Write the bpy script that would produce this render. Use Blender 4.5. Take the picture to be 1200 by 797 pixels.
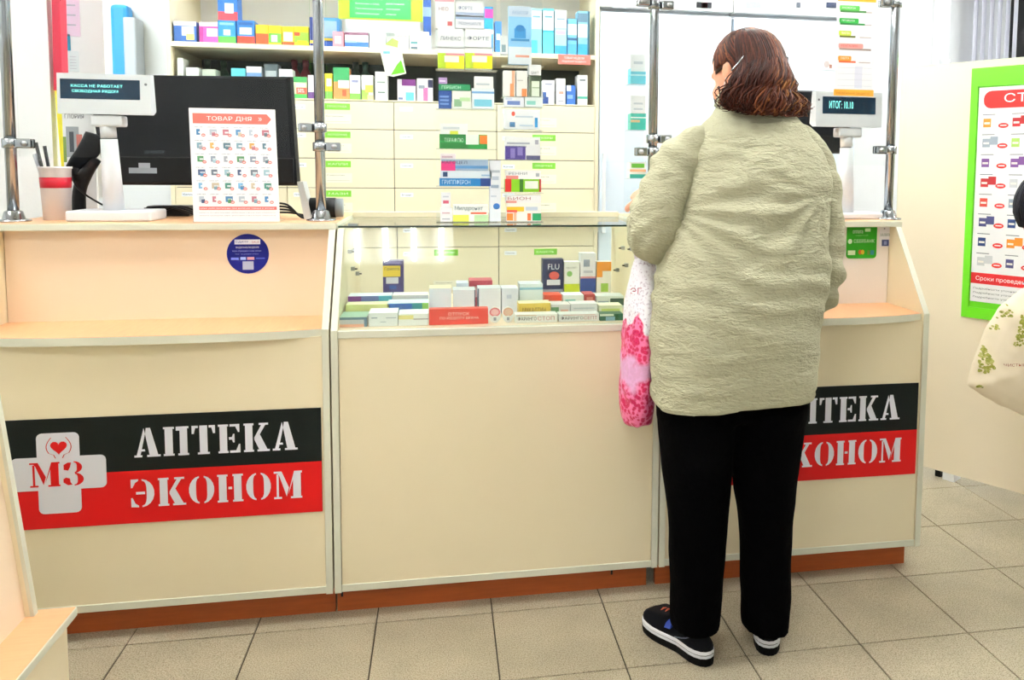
import bpy, bmesh, math, random
from mathutils import Vector, Matrix, noise, geometry
random.seed(7)
for o in list(bpy.data.objects): bpy.data.objects.remove(o)
scene = bpy.context.scene
COL = scene.collection
pi = math.pi
# ---------------- camera (metres; X along the counter, Y into the pharmacy, Z up) ----------------
CF, CX, CY, PITCH, ROLL, YAW, CH = 972.52, 696.97, 273.87, 0.0796763, 0.0090128, 0.1828303, 1.33
FW = Vector((math.sin(YAW)*math.cos(PITCH), math.cos(YAW)*math.cos(PITCH), -math.sin(PITCH)))
R0 = Vector((math.cos(YAW), -math.sin(YAW), 0)); U0 = R0.cross(FW)
RT = R0*math.cos(ROLL) + U0*math.sin(ROLL); UP = -R0*math.sin(ROLL) + U0*math.cos(ROLL)
cam = bpy.data.objects.new('camera', bpy.data.cameras.new('camera')); COL.objects.link(cam)
cam.matrix_world = Matrix(((RT.x, UP.x, -FW.x, 0), (RT.y, UP.y, -FW.y, 0), (RT.z, UP.z, -FW.z, CH), (0, 0, 0, 1)))
cam.data.sensor_fit = 'HORIZONTAL'; cam.data.sensor_width = 36
cam.data.lens = CF/1200*36
cam.data.shift_x = -(CX-600)/1200; cam.data.shift_y = (CY-398.5)/1200
cam.data.clip_start = 0.05
scene.camera = cam
# ---------------- world, exposure ----------------
w = bpy.data.worlds.new('world'); scene.world = w; w.use_nodes = True
w.node_tree.nodes['Background'].inputs[0].default_value = (0.9, 0.95, 1, 1)
w.node_tree.nodes['Background'].inputs[1].default_value = 0.25
scene.view_settings.view_transform = 'Standard'; scene.view_settings.look = 'None'
scene.view_settings.gamma = 1; scene.view_settings.exposure = 0.88
TUBE_POWER = 34.0
TUBE_COLOR = (1.0, 0.985, 0.95)
LAMPS = [(x, y) for y in (-1.5, 0.3, 2.0, 3.55) for x in (-2.0, -0.22, 1.56, 3.34)]
UNLIT = (2, 3, 6, 7)                # lamps on the right behind the viewer are switched off
CEIL = 2.85

def ray(u, v): return FW + RT*((u-CX)/CF) - UP*((v-CY)/CF)
def P(u, v, Y):                      # point of the plane at depth Y that the photo shows there
    d = ray(u, v); t = Y/d.y; return Vector((t*d.x, Y, CH+t*d.z))
def G(u, v, z=0.0):                  # point of the level at height z
    d = ray(u, v); t = (z-CH)/d.z; return Vector((t*d.x, t*d.y, z))
# ---------------- colours and materials ----------------
def lin(c):
    if isinstance(c, str):
        c = c.lstrip('#'); c = [int(c[i:i+2], 16)/255 for i in (0, 2, 4)]
        return tuple((x/12.92 if x <= .04045 else ((x+.055)/1.055)**2.4) for x in c)
    return tuple(c[:3])
MATS = {}
def mat(name, color, rough=.5, metal=0., spec=.5, bump=0., bscale=40., var=0., vscale=8., emit=0., coat=0., attr=False, stretch=(1, 1, 1), alpha=1, trans=0.):
    m = bpy.data.materials.new(name); m.use_nodes = True; nt = m.node_tree; N = nt.nodes; L = nt.links
    b = N['Principled BSDF']; c = lin(color)
    b.inputs['Base Color'].default_value = (*c, 1); b.inputs['Roughness'].default_value = rough
    b.inputs['Metallic'].default_value = metal; b.inputs['Specular IOR Level'].default_value = spec
    b.inputs['Coat Weight'].default_value = coat; b.inputs['Coat Roughness'].default_value = .08
    b.inputs['Transmission Weight'].default_value = trans
    if emit: b.inputs['Emission Color'].default_value = (*c, 1); b.inputs['Emission Strength'].default_value = emit
    tc = N.new('ShaderNodeTexCoord'); mp = N.new('ShaderNodeMapping'); L.new(tc.outputs['Object'], mp.inputs[0]); mp.inputs['Scale'].default_value = stretch
    src = None
    if attr:
        a = N.new('ShaderNodeAttribute'); a.attribute_name = 'Col'; src = a.outputs['Color']
    nz = N.new('ShaderNodeTexNoise'); L.new(mp.outputs[0], nz.inputs['Vector']); nz.inputs['Scale'].default_value = vscale; nz.inputs['Detail'].default_value = 5
    mr = N.new('ShaderNodeMapRange'); L.new(nz.outputs['Fac'], mr.inputs[0]); v = max(var, .015)
    mr.inputs[1].default_value = .25; mr.inputs[2].default_value = .75; mr.inputs[3].default_value = 1-v; mr.inputs[4].default_value = 1+v
    mx = N.new('ShaderNodeVectorMath'); mx.operation = 'SCALE'
    if src: L.new(src, mx.inputs[0])
    else: mx.inputs[0].default_value = c
    L.new(mr.outputs[0], mx.inputs['Scale']); L.new(mx.outputs[0], b.inputs['Base Color'])
    if bump:
        n2 = N.new('ShaderNodeTexNoise'); L.new(mp.outputs[0], n2.inputs['Vector']); n2.inputs['Scale'].default_value = bscale; n2.inputs['Detail'].default_value = 6
        bp = N.new('ShaderNodeBump'); bp.inputs['Strength'].default_value = bump; bp.inputs['Distance'].default_value = .01
        L.new(n2.outputs['Fac'], bp.inputs['Height']); L.new(bp.outputs[0], b.inputs['Normal'])
    MATS[name] = m; return m
mat('cream', '#efe3c2', .42, var=.02, vscale=3)
mat('screencream', '#f0e2c8', .42, var=.015, vscale=3)
mat('peach', '#f3dcc0', .42, var=.015, vscale=3)
mat('whitelam', '#ece6df', .4)
mat('cabinet', '#ece2c4', .45)
mat('edge', '#dcddca', .4)
mat('beech', '#e9b486', .4, var=.07, vscale=14, stretch=(1, 14, 1))
mat('beechx', '#e9b486', .4, var=.07, vscale=14, stretch=(14, 1, 1))
mat('kick', '#a8501c', .5, var=.14, vscale=10, stretch=(1, 6, 10))
mat('wall', '#f2f5f7', .8, var=.01, bump=.05, bscale=120)
mat('ceiling', '#f5f5f2', .9)
mat('white', '#f2f3f4', .45); mat('fridge', '#dde9f5', .35); mat('lightgrey', '#cfd2d6', .45, var=.02); mat('plastic', '#dfe2e6', .4)
mat('chrome', '#a4aaaf', .18, metal=1, var=.03); mat('steel', '#a9adb0', .3, metal=1)
mat('black', '#050608', .4, spec=.3); mat('screenback', '#04070f', .45, spec=.2); mat('shadeback', '#23352f', .6, var=.2)
mat('rubber', '#0b0b0c', .6)
mat('print', '#ffffff', .38, attr=True)
mat('vinyl', '#ffffff', .5, attr=True, spec=.25)
mat('glow', '#7fe6e0', .5, emit=1.1)
mat('screen', '#062a44', .15)
mat('redled', '#ff2530', .5, emit=1.5)
mat('grout', '#4b4536', .9, bump=.2)
mat('tube', (1, 1, 1), .5, emit=1)
MATS['tube'].node_tree.nodes['Principled BSDF'].inputs['Emission Color'].default_value = (*TUBE_COLOR, 1)
MATS['tube'].node_tree.nodes['Principled BSDF'].inputs['Emission Strength'].default_value = TUBE_POWER
mat('offtube', '#e8eaec', .4)
mat('shoe', '#ffffff', .75, attr=True, spec=.12)
mat('brighttube', (1, 1, 1), .5, emit=1)
MATS['brighttube'].node_tree.nodes['Principled BSDF'].inputs['Emission Color'].default_value = (0.97, 1, 1, 1)
MATS['brighttube'].node_tree.nodes['Principled BSDF'].inputs['Emission Strength'].default_value = TUBE_POWER*1.6
mat('trouser', '#020203', .95, spec=.04, bump=.3, bscale=60)
mat('skin', '#e0a184', .5, var=.05, vscale=12, bump=.05, bscale=150)
mat('hair', '#ffffff', .55, attr=True, spec=.25)
mat('darkcloth', '#0a0d16', .85, bump=.3)
def tilemat():
    m = mat('tile', '#c6b797', .33, spec=.4)
    nt = m.node_tree; N = nt.nodes; L = nt.links; b = N['Principled BSDF']
    tc = N.new('ShaderNodeTexCoord'); g = N.new('ShaderNodeNewGeometry')
    n1 = N.new('ShaderNodeTexNoise'); n1.inputs['Scale'].default_value = 300; n1.inputs['Detail'].default_value = 2
    n2 = N.new('ShaderNodeTexNoise'); n2.inputs['Scale'].default_value = 5; n2.inputs['Detail'].default_value = 4
    v = N.new('ShaderNodeTexVoronoi'); v.inputs['Scale'].default_value = 130
    for n in (n1, n2, v): L.new(g.outputs['Position'], n.inputs['Vector'])
    r = N.new('ShaderNodeValToRGB'); e = r.color_ramp.elements
    e[0].position = .34; e[0].color = (*lin('#877d64'), 1); e[1].position = .52; e[1].color = (*lin('#b9af97'), 1)
    e2 = e.new(.72); e2.color = (*lin('#c6bea9'), 1)
    L.new(n1.outputs['Fac'], r.inputs[0])
    r2 = N.new('ShaderNodeMapRange'); L.new(n2.outputs['Fac'], r2.inputs[0]); r2.inputs[1].default_value = .3; r2.inputs[2].default_value = .7; r2.inputs[3].default_value = .84; r2.inputs[4].default_value = 1.05
    s = N.new('ShaderNodeVectorMath'); s.operation = 'SCALE'; L.new(r.outputs[0], s.inputs[0]); L.new(r2.outputs[0], s.inputs['Scale'])
    L.new(s.outputs[0], b.inputs['Base Color'])
tilemat()
def glassmat(name, tint, refl):
    m = bpy.data.materials.new(name); m.use_nodes = True; nt = m.node_tree; N = nt.nodes; L = nt.links
    N.remove(N['Principled BSDF']); out = N['Material Output']
    t = N.new('ShaderNodeBsdfTransparent'); t.inputs[0].default_value = (*tint, 1)
    g = N.new('ShaderNodeBsdfGlossy'); g.inputs['Roughness'].default_value = .01
    f = N.new('ShaderNodeFresnel'); gm = N.new('ShaderNodeNewGeometry'); mi = N.new('ShaderNodeMix'); mi.inputs[2].default_value = refl; mi.inputs[3].default_value = 1/refl; L.new(gm.outputs['Backfacing'], mi.inputs[0]); L.new(mi.outputs[0], f.inputs['IOR'])
    mx = N.new('ShaderNodeMixShader'); L.new(f.outputs[0], mx.inputs[0]); L.new(t.outputs[0], mx.inputs[1]); L.new(g.outputs[0], mx.inputs[2])
    L.new(mx.outputs[0], out.inputs[0]); MATS[name] = m
glassmat('glass', (.985, .995, .99), 1.25)
glassmat('caseglass', (.95, .985, .965), 1.5)
mat('glassedge', '#0d2b25', .1, spec=.8)
glassmat('acrylic', (.96, .98, .99), 1.3)
def clothmat(name, base, kind):
    m = mat(name, base, .85, spec=.2, var=.03)
    nt = m.node_tree; N = nt.nodes; L = nt.links; b = N['Principled BSDF']
    tc = N.new('ShaderNodeTexCoord'); mp = N.new('ShaderNodeMapping'); L.new(tc.outputs['Object'], mp.inputs[0])
    return m, N, L, b, mp
m, N, L, b, mp = clothmat('coat', '#bbba9e', 0)
mp.inputs['Scale'].default_value = (1, 1, 3.0); mp.inputs['Rotation'].default_value = (0, .12, 0)
n1 = N.new('ShaderNodeTexNoise'); n1.inputs['Scale'].default_value = 60; n1.inputs['Detail'].default_value = 5; n1.inputs['Distortion'].default_value = .6
n2 = N.new('ShaderNodeTexNoise'); n2.inputs['Scale'].default_value = 9; n2.inputs['Detail'].default_value = 4; n2.inputs['Distortion'].default_value = 1.2
for n in (n1, n2): L.new(mp.outputs[0], n.inputs['Vector'])
ad = N.new('ShaderNodeMath'); ad.operation = 'MULTIPLY_ADD'; L.new(n2.outputs['Fac'], ad.inputs[0]); ad.inputs[1].default_value = 1.6; L.new(n1.outputs['Fac'], ad.inputs[2])
bp_ = N.new('ShaderNodeBump'); bp_.inputs['Strength'].default_value = 1.0; bp_.inputs['Distance'].default_value = .008; L.new(ad.outputs[0], bp_.inputs['Height']); L.new(bp_.outputs[0], b.inputs['Normal'])
# ---------------- mesh helpers ----------------
WP = {}
class MB:
    def __init__(s): s.v = []; s.f = []; s.c = []; s.m = []; s.sm = []
    def add(s, vs, fs, color=(1, 1, 1), m='print', smooth=False):
        k = len(s.v); s.v += [tuple(x) for x in vs]; c = lin(color)
        for f in fs: s.f.append(tuple(i+k for i in f)); s.c.append(c); s.m.append(m); s.sm.append(smooth)
        return s
    def box(s, x0, x1, y0, y1, z0, z1, color=(1, 1, 1), m='print'):
        x0, x1 = sorted((x0, x1)); y0, y1 = sorted((y0, y1)); z0, z1 = sorted((z0, z1))
        return s.add([(x, y, z) for z in (z0, z1) for y in (y0, y1) for x in (x0, x1)],
                     [(0, 2, 3, 1), (4, 5, 7, 6), (0, 1, 5, 4), (2, 6, 7, 3), (0, 4, 6, 2), (1, 3, 7, 5)], color, m)
    def cbox(s, x0, x1, y0, y1, z0, z1, ch, color=(1, 1, 1), m='print'):   # box with chamfered edges
        x0, x1 = sorted((x0, x1)); y0, y1 = sorted((y0, y1)); z0, z1 = sorted((z0, z1))
        bm = bmesh.new(); bmesh.ops.create_cube(bm, size=1)
        for v in bm.verts: v.co = Vector(((x0+x1)/2+v.co.x*(x1-x0), (y0+y1)/2+v.co.y*(y1-y0), (z0+z1)/2+v.co.z*(z1-z0)))
        bmesh.ops.bevel(bm, geom=list(bm.edges), offset=ch, segments=2, profile=.5, affect='EDGES')
        bm.verts.index_update(); s.add([v.co for v in bm.verts], [[v.index for v in f.verts] for f in bm.faces], color, m); bm.free(); return s
    def prism(s, poly, a, b, axis='y', color=(1, 1, 1), m='print'):   # extrude a 2-D polygon
        n = len(poly)
        ar = sum(poly[i][0]*poly[(i+1) % n][1]-poly[(i+1) % n][0]*poly[i][1] for i in range(n))
        if ar < 0: poly = poly[::-1]
        f = {'y': lambda p, t: (p[0], t, p[1]), 'x': lambda p, t: (t, p[0], p[1]), 'z': lambda p, t: (p[0], p[1], t)}[axis]
        vs = [f(p, a) for p in poly]+[f(p, b) for p in poly]
        fs = [tuple(range(n)), tuple(range(2*n-1, n-1, -1))]+[(i, i+n, (i+1) % n+n, (i+1) % n) for i in range(n)]
        return s.add(vs, fs, color, m)
    def lathe(s, c, prof, n=24, color=(1, 1, 1), m='print', smooth=True):
        vs = []; fs = []; k = len(prof)
        for i in range(n):
            a = 2*pi*i/n
            for r, z in prof: vs.append((c[0]+r*math.cos(a), c[1]+r*math.sin(a), c[2]+z))
        for i in range(n):
            for j in range(k-1): fs.append((i*k+j, ((i+1) % n)*k+j, ((i+1) % n)*k+j+1, i*k+j+1))
        fs.append(tuple(i*k for i in range(n))[::-1]); fs.append(tuple(i*k+k-1 for i in range(n)))
        return s.add(vs, fs, color, m, smooth)
    def loft(s, rings, color=(1, 1, 1), m='print', smooth=True, caps=True):
        n = len(rings[0]); vs = [p for r in rings for p in r]; fs = []
        for j in range(len(rings)-1):
            for i in range(n): fs.append((j*n+i, j*n+(i+1) % n, (j+1)*n+(i+1) % n, (j+1)*n+i))
        if caps: fs.append(tuple(range(n))[::-1]); fs.append(tuple((len(rings)-1)*n+i for i in range(n)))
        return s.add(vs, fs, color, m, smooth)
    def tube(s, pts, rad, n=10, color=(1, 1, 1), m='print', smooth=True, sub=0, flat=1.0):
        pts = [Vector(p) for p in pts]
        if not isinstance(rad, (list, tuple)): rad = [rad]*len(pts)
        if sub:
            q = []; r = []
            for i in range(len(pts)-1):
                p0 = pts[max(i-1, 0)]; p1 = pts[i]; p2 = pts[i+1]; p3 = pts[min(i+2, len(pts)-1)]
                for k in range(sub):
                    t = k/sub; q.append(.5*((2*p1)+(p2-p0)*t+(2*p0-5*p1+4*p2-p3)*t*t+(3*p1-p0-3*p2+p3)*t**3)); r.append(rad[i]*(1-t)+rad[i+1]*t)
            q.append(pts[-1]); r.append(rad[-1]); pts, rad = q, r
        T0 = (pts[1]-pts[0]).normalized(); A = T0.orthogonal().normalized(); rings = []
        for i, p in enumerate(pts):
            T = (pts[min(i+1, len(pts)-1)]-pts[max(i-1, 0)]).normalized()
            A = (A-T*A.dot(T)).normalized(); B = T.cross(A)
            rings.append([p+(A*math.cos(2*pi*k/n)+B*math.sin(2*pi*k/n)*flat)*rad[i] for k in range(n)])
        return s.loft(rings, color, m, smooth)
    def ball(s, c, r, color=(1, 1, 1), m='print', n=14):
        if not isinstance(r, (tuple, list)): r = (r, r, r)
        rings = []
        for j in range(1, n):
            t = pi*j/n
            rings.append([(c[0]+r[0]*math.sin(t)*math.cos(2*pi*k/16), c[1]+r[1]*math.sin(t)*math.sin(2*pi*k/16), c[2]-r[2]*math.cos(t)) for k in range(16)])
        return s.loft(rings, color, m)
    def build(s, name, parent=None, o=None, mesh_only=False):
        if o is None:
            xs = [v[0] for v in s.v]; ys = [v[1] for v in s.v]; zs = [v[2] for v in s.v]
            o = Vector(((min(xs)+max(xs))/2, (min(ys)+max(ys))/2, min(zs)))
        o = Vector(o)
        me = bpy.data.meshes.new(name); me.from_pydata([tuple(Vector(v)-o) for v in s.v], [], s.f)
        names = []
        for x in s.m:
            if x not in names: names.append(x)
        for x in names: me.materials.append(MATS[x])
        me.polygons.foreach_set('material_index', [names.index(x) for x in s.m])
        me.polygons.foreach_set('use_smooth', s.sm)
        ca = me.color_attributes.new('Col', 'FLOAT_COLOR', 'CORNER')
        arr = []
        for f, c in zip(s.f, s.c): arr += [c[0], c[1], c[2], 1.0]*len(f)
        ca.data.foreach_set('color', arr); me.update()
        return link(name, me, o, parent)
def link(name, me, o, parent=None):
    ob = bpy.data.objects.new(name, me); COL.objects.link(ob); WP[ob.name] = Vector(o)
    if parent is not None: ob.parent = parent; ob.location = Vector(o)-WP[parent.name]
    else: ob.location = o
    return ob
def tag(o, label, cat, group=None, kind=None):
    if label: o['label'] = label
    if cat: o['category'] = cat
    if group: o['group'] = group
    if kind: o['kind'] = kind
    return o
def thing(name, loc, label, cat, group=None):
    e = bpy.data.objects.new(name, None); COL.objects.link(e); e.location = loc; e.empty_display_size = .05
    WP[e.name] = Vector(loc); return tag(e, label, cat, group)
def struct(mb, name):
    o = mb.build(name); o['kind'] = 'structure'; return o
# text as real flat geometry
TC = {}
def text2d(s):
    if s not in TC:
        cu = bpy.data.curves.new('t', 'FONT'); cu.body = s; cu.size = 1; cu.resolution_u = 2
        ob = bpy.data.objects.new('t', cu); COL.objects.link(ob)
        me = ob.to_mesh()
        vs = [(v.co.x, v.co.y) for v in me.vertices]; fs = [tuple(p.vertices) for p in me.polygons]
        ob.to_mesh_clear(); bpy.data.objects.remove(ob); bpy.data.curves.remove(cu)
        x0 = min(v[0] for v in vs); x1 = max(v[0] for v in vs); y0 = min(v[1] for v in vs); y1 = max(v[1] for v in vs)
        TC[s] = ([((x-x0)/(x1-x0), (y-y0)/(y1-y0)) for x, y in vs], fs, (x1-x0)/(y1-y0))
    return TC[s]
class Fr:            # a flat frame on a surface: o = lower left corner, r/u = right and up unit vectors
    def __init__(s, o, r=(1, 0, 0), u=(0, 0, 1)):
        s.o = Vector(o); s.r = Vector(r).normalized(); s.u = Vector(u).normalized(); s.n = s.r.cross(s.u)
    def pt(s, a, b, d=.0004): return s.o+s.r*a+s.u*b+s.n*d
    def rect(s, mb, a0, b0, a1, b1, color, d=.0004, m='print'):
        mb.add([s.pt(a0, b0, d), s.pt(a1, b0, d), s.pt(a1, b1, d), s.pt(a0, b1, d)], [(0, 1, 2, 3)], color, m)
    def poly(s, mb, ps, color, d=.0004, m='print'):
        mb.add([s.pt(a, b, d) for a, b in ps], [tuple(range(len(ps)))], color, m)
    def oval(s, mb, a, b, ra, rb, color, d=.0006, n=16, m='print'):
        s.poly(mb, [(a+ra*math.cos(2*pi*k/n), b+rb*math.sin(2*pi*k/n)) for k in range(n)], color, d, m)
    def rrect(s, mb, a0, b0, a1, b1, r, color, d=.0004, m='print'):
        ps = []
        for cx, cy, t0 in ((a1-r, b1-r, 0), (a0+r, b1-r, pi/2), (a0+r, b0+r, pi), (a1-r, b0+r, 1.5*pi)):
            for k in range(5): t = t0+k*pi/8; ps.append((cx+r*math.cos(t), cy+r*math.sin(t)))
        s.poly(mb, ps, color, d, m)
    def text(s, mb, t, a, b, h, color, w=None, d=.0008, m='print'):
        vs, fs, asp = text2d(t); ww = w if w else h*asp
        mb.add([s.pt(a+x*ww, b+y*h, d) for x, y in vs], fs, color, m)
# product box: front face between x0..x1 at y=Y, base z0; art = list of (fx0,fy0,fx1,fy1,color) or ('t',text,fx0,fy0,fx1,fy1,color)
def art_on(mb, fr, W, H, art):
    for i, a in enumerate(art):
        d = .0003+.00012*i
        if a[0] == 't': fr.text(mb, a[1], a[2]*W, a[3]*H, (a[5]-a[3])*H, a[6], w=(a[4]-a[2])*W, d=d+.0003)
        elif a[0] == 'o': fr.oval(mb, a[1]*W, a[2]*H, a[3]*W, a[4]*H, a[5], d=d)
        else: fr.rect(mb, a[0]*W, a[1]*H, a[2]*W, a[3]*H, a[4], d=d)
def pbox(x0, x1, Y, dep, z0, z1, base, art, label, group=None, name='medicine_box', cat='box', yaw=0., top=None):
    mb = MB(); W = x1-x0; H = z1-z0; mb.box(0, W, 0, dep, 0, H, base)
    if top: mb.add([(0, 0, H+.0002), (W, 0, H+.0002), (W, dep, H+.0002), (0, dep, H+.0002)], [(0, 1, 2, 3)], top)
    # tuck flap seams on the sides
    for xs, r in ((0, (0, -1, 0)), (W, (0, 1, 0))):
        f = Fr((xs, dep if xs == 0 else 0, 0), r, (0, 0, 1)); f.rect(mb, dep*.1, H*.45, dep*.9, H*.55, tuple(c*.85 for c in lin(base)), .0003)
    art_on(mb, Fr((0, 0, 0)), W, H, art)
    c, s_ = math.cos(yaw), math.sin(yaw)
    mb.v = [(x0+W/2+(x-W/2)*c-(y-0)*s_, Y+(x-W/2)*s_+y*c, z0+z) for x, y, z in mb.v]
    return tag(mb.build(name), label, cat, group)
def remesh(mb, voxel, smooth_it=4, mats=None, fn=None, name='m'):
    me = bpy.data.meshes.new(name); me.from_pydata(mb.v, [], mb.f)
    ob = bpy.data.objects.new('tmp', me); COL.objects.link(ob)
    md = ob.modifiers.new('r', 'REMESH'); md.mode = 'VOXEL'; md.voxel_size = voxel; md.use_smooth_shade = True
    ms = ob.modifiers.new('s', 'SMOOTH'); ms.iterations = smooth_it; ms.factor = .5
    dg = bpy.context.evaluated_depsgraph_get(); m2 = bpy.data.meshes.new_from_object(ob.evaluated_get(dg))
    bpy.data.objects.remove(ob); bpy.data.meshes.remove(me)
    if fn:
        n = len(m2.vertices); co = [0.0]*(3*n); no = [0.0]*(3*n)
        m2.vertices.foreach_get('co', co); m2.vertex_normals.foreach_get('vector', no); out = []
        for i in range(0, 3*n, 3): out.extend(fn(Vector(co[i:i+3]), Vector(no[i:i+3])))
        m2.vertices.foreach_set('co', out); m2.update()
    m2.polygons.foreach_set('use_smooth', [True]*len(m2.polygons))
    return m2
def place(me, name, o, matn, parent=None):
    o = Vector(o); me.transform(Matrix.Translation(-o)); me.materials.clear(); me.materials.append(MATS[matn]); me.name = name
    return link(name, me, o, parent)
# ================= SETTING =================
T_, OX, OY = 0.336313, -0.866707, 2.061395
b = MB().box(-3.4, 4.6, -3, 4.9, -.12, -.004, m='grout'); floor = struct(b, 'floor')
tm = MB(); tm.cbox(0, T_-.004, 0, T_-.004, -.01, 0, .0012, m='tile'); tile0 = None
for i in range(-6, 12):
    for j in range(-4, 9):
        x = OX+i*T_+.002; y = OY+j*T_+.002; o = Vector((x, y, 0))
        if tile0 is None:
            tile0 = tm.build('tile', floor, o=(0, 0, 0)); ob = tile0
        else:
            ob = tile0.copy(); COL.objects.link(ob)
        ob.location = o-WP[floor.name]+Vector((0, 0, random.uniform(-.0006, .0006)))
# the rest of the tiled floor behind the viewer, too far round to pick apart
b = MB()
for i in range(-8, 16):
    for j in range(-15, 9):
        if -6 <= i < 12 and j >= -4: continue
        x = OX+i*T_+.002; y = OY+j*T_+.002; b.box(x, x+T_-.004, y, y+T_-.004, -.01, 0, m='tile')
r = b.build('tile_field', floor); r['kind'] = 'stuff'
struct(MB().box(-3.4, 4.6, -3, 4.9, CEIL, CEIL+.1, m='ceiling'), 'ceiling')
struct(MB().box(-3.4, 4.6, 4.8, 4.9, 0, CEIL, m='wall'), 'wall_back')
struct(MB().box(-3.5, -3.4, -3, 4.9, 0, CEIL, m='wall'), 'wall_left')
struct(MB().box(4.6, 4.7, -3, 4.9, 0, CEIL, m='wall'), 'wall_right')
struct(MB().box(-3.4, 4.6, -3.1, -3, 0, CEIL, m='wall'), 'wall_front')
# short white partition wall behind the cup
xe = P(60, 130, 3.12).x
struct(MB().box(-3.4, xe, 3.12, 3.22, 0, CEIL, m='wall'), 'wall_partition')
# white door / corner beyond the right hand screen
struct(MB().cbox(3.02, 3.06, 4.7, 4.8, 0, CEIL, .01, m='white'), 'trim_1')
# ceiling lamps with four tubes
for k, (x, y) in enumerate(LAMPS):
    t = thing('ceiling_lamp', (x, y, CEIL), 'square four-tube ceiling lamp, %s lamp from the left %s' % (('first', 'second', 'third', 'last')[k % 4], ('in the row furthest behind the viewer', 'in the row above the viewer', 'in the row just before the counters', 'in the row above the staff area')[k//4]), 'lamp', 'ceiling lamps')
    b = MB(); h = .3
    b.box(x-h, x+h, y-h, y+h, CEIL-.008, CEIL-.003, m='white')
    for s in (-1, 1):
        b.box(x+s*h, x+s*(h-.02), y-h, y+h, CEIL-.05, CEIL-.008, m='white'); b.box(x-h, x+h, y+s*h, y+s*(h-.02), CEIL-.05, CEIL-.008, m='white')
    b.build('housing', t)
    for q in range(4):
        xx = x+(q-1.5)*.145
        b = MB().tube([(xx, y-.27, CEIL-.032), (xx, y+.27, CEIL-.032)], .013, 8, m='brighttube' if k >= 12 else 'offtube' if k in UNLIT else 'tube'); b.build('tube', t)

# ================= COUNTER UNITS =================
ZB, ZS, ZT = .085, .864, 1.155     # bottom edge, ledge top, counter top
FY, RY = 2.43, 2.655               # front face, recessed panel
def stencil(ch):
    R = lambda a, b, c, d: [(a, b), (c, b), (c, d), (a, d)]
    def arc(cx, cy, ro, ri, sy, t0, t1, n=9, tx=1.0, thin=.5):
        o = []; i = []
        for k in range(n+1):
            t = math.radians(t0+(t1-t0)*k/n)
            th = (ro-ri)*(abs(math.cos(t))**.8*(1-thin)+thin*.35)
            o.append((cx+ro*tx*math.cos(t), cy+sy*math.sin(t))); i.append((cx+(ro-th)*tx*math.cos(t), cy+(sy-max(th*.45, .05))*math.sin(t)))
        return [o+i[::-1]]
    if ch == 'А': return [[(0, 0), (.26, 0), (.26, .07), (.2, .07), (.235, .2), (.36, .2), (.345, .27), (.25, .27), (.37, .8), (.33, 1), (.08, .07), (0, .07)], [(.4, 1), (.54, 1), (.78, .07), (.86, .07), (.86, 0), (.42, 0), (.42, .07), (.5, .07), (.37, .8)]], .86
    if ch == 'П': return [R(0, 0, .36, .07)+[], R(.05, .07, .31, .93), R(0, .93, .36, 1), R(.42, .93, .84, 1), R(.54, .07, .79, .93), R(.48, 0, .84, .07), R(.42, .86, .54, .93)], .84
    if ch == 'Т': return [R(.26, .07, .52, 1), R(.19, 0, .59, .07), [(0, 1), (.21, 1), (.21, .92), (.12, .92), (.07, .72), (0, .72)], [(.78, 1), (.57, 1), (.57, .92), (.66, .92), (.71, .72), (.78, .72)]], .78
    if ch == 'Е': return [R(0, 0, .34, .07), R(.05, .07, .3, .93), R(0, .93, .34, 1), [(.39, 1), (.72, 1), (.72, .72), (.67, .72), (.58, .92), (.39, .92)], [(.39, 0), (.74, 0), (.74, .3), (.69, .3), (.6, .08), (.39, .08)], [(.36, .46), (.46, .46), (.5, .36), (.55, .36), (.55, .66), (.5, .66), (.46, .55), (.36, .55)]], .76
    if ch == 'К': return [R(0, 0, .34, .07), R(.05, .07, .3, .93), R(0, .93, .34, 1), [(.36, .5), (.6, .93), (.52, .93), (.52, 1), (.84, 1), (.84, .93), (.74, .93), (.55, .6), (.8, .07), (.88, .07), (.88, 0), (.46, 0), (.46, .07), (.52, .07), (.36, .42)]], .88
    if ch == 'Н': return [R(0, 0, .34, .07), R(.05, .07, .3, .93), R(0, .93, .34, 1), R(.36, .46, .48, .55), R(.5, 0, .84, .07), R(.54, .07, .79, .93), R(.5, .93, .84, 1)], .84
    if ch == 'О': return arc(.38, .5, .38, .08, .5, 98, 262, thin=.35)+arc(.44, .5, .38, .08, .5, -82, 82, thin=.35), .82
    if ch == 'Э': return [[(.0, .7), (.05, .7), (.14, .88), (.24, .95), (.24, 1), (.0, 1)], [(0, .02), (.24, 0), (.24, .06), (.13, .14), (.05, .34), (0, .34)]]+arc(.32, .5, .42, .1, .5, -86, 86, thin=.35)+[R(.16, .46, .44, .55)], .76
    if ch == 'З': return [[(.02, .66), (.16, .62), (.22, .76), (.26, .95), (.14, .95), (.02, .86)], [(0, .28), (.08, .34), (.2, .3), (.22, .14), (.28, .04), (.14, .02), (0, .14)]]+arc(.32, .75, .28, .05, .25, -80, 86, thin=.4)+arc(.32, .26, .32, .06, .27, -86, 80, thin=.4), .66
    if ch == 'М': return [R(0, 0, .26, .07), R(.09, .07, .16, .9), [(0, 1), (.26, 1), (.5, .4), (.42, .08), (.18, .85), (.12, .93), (0, .93)], [(.52, .36), (.68, 1), (.94, 1), (.94, .93), (.9, .93), (.9, .07), (.94, .07), (.94, 0), (.56, 0), (.56, .07), (.64, .07), (.64, .7), (.48, .15)]], .94
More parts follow.
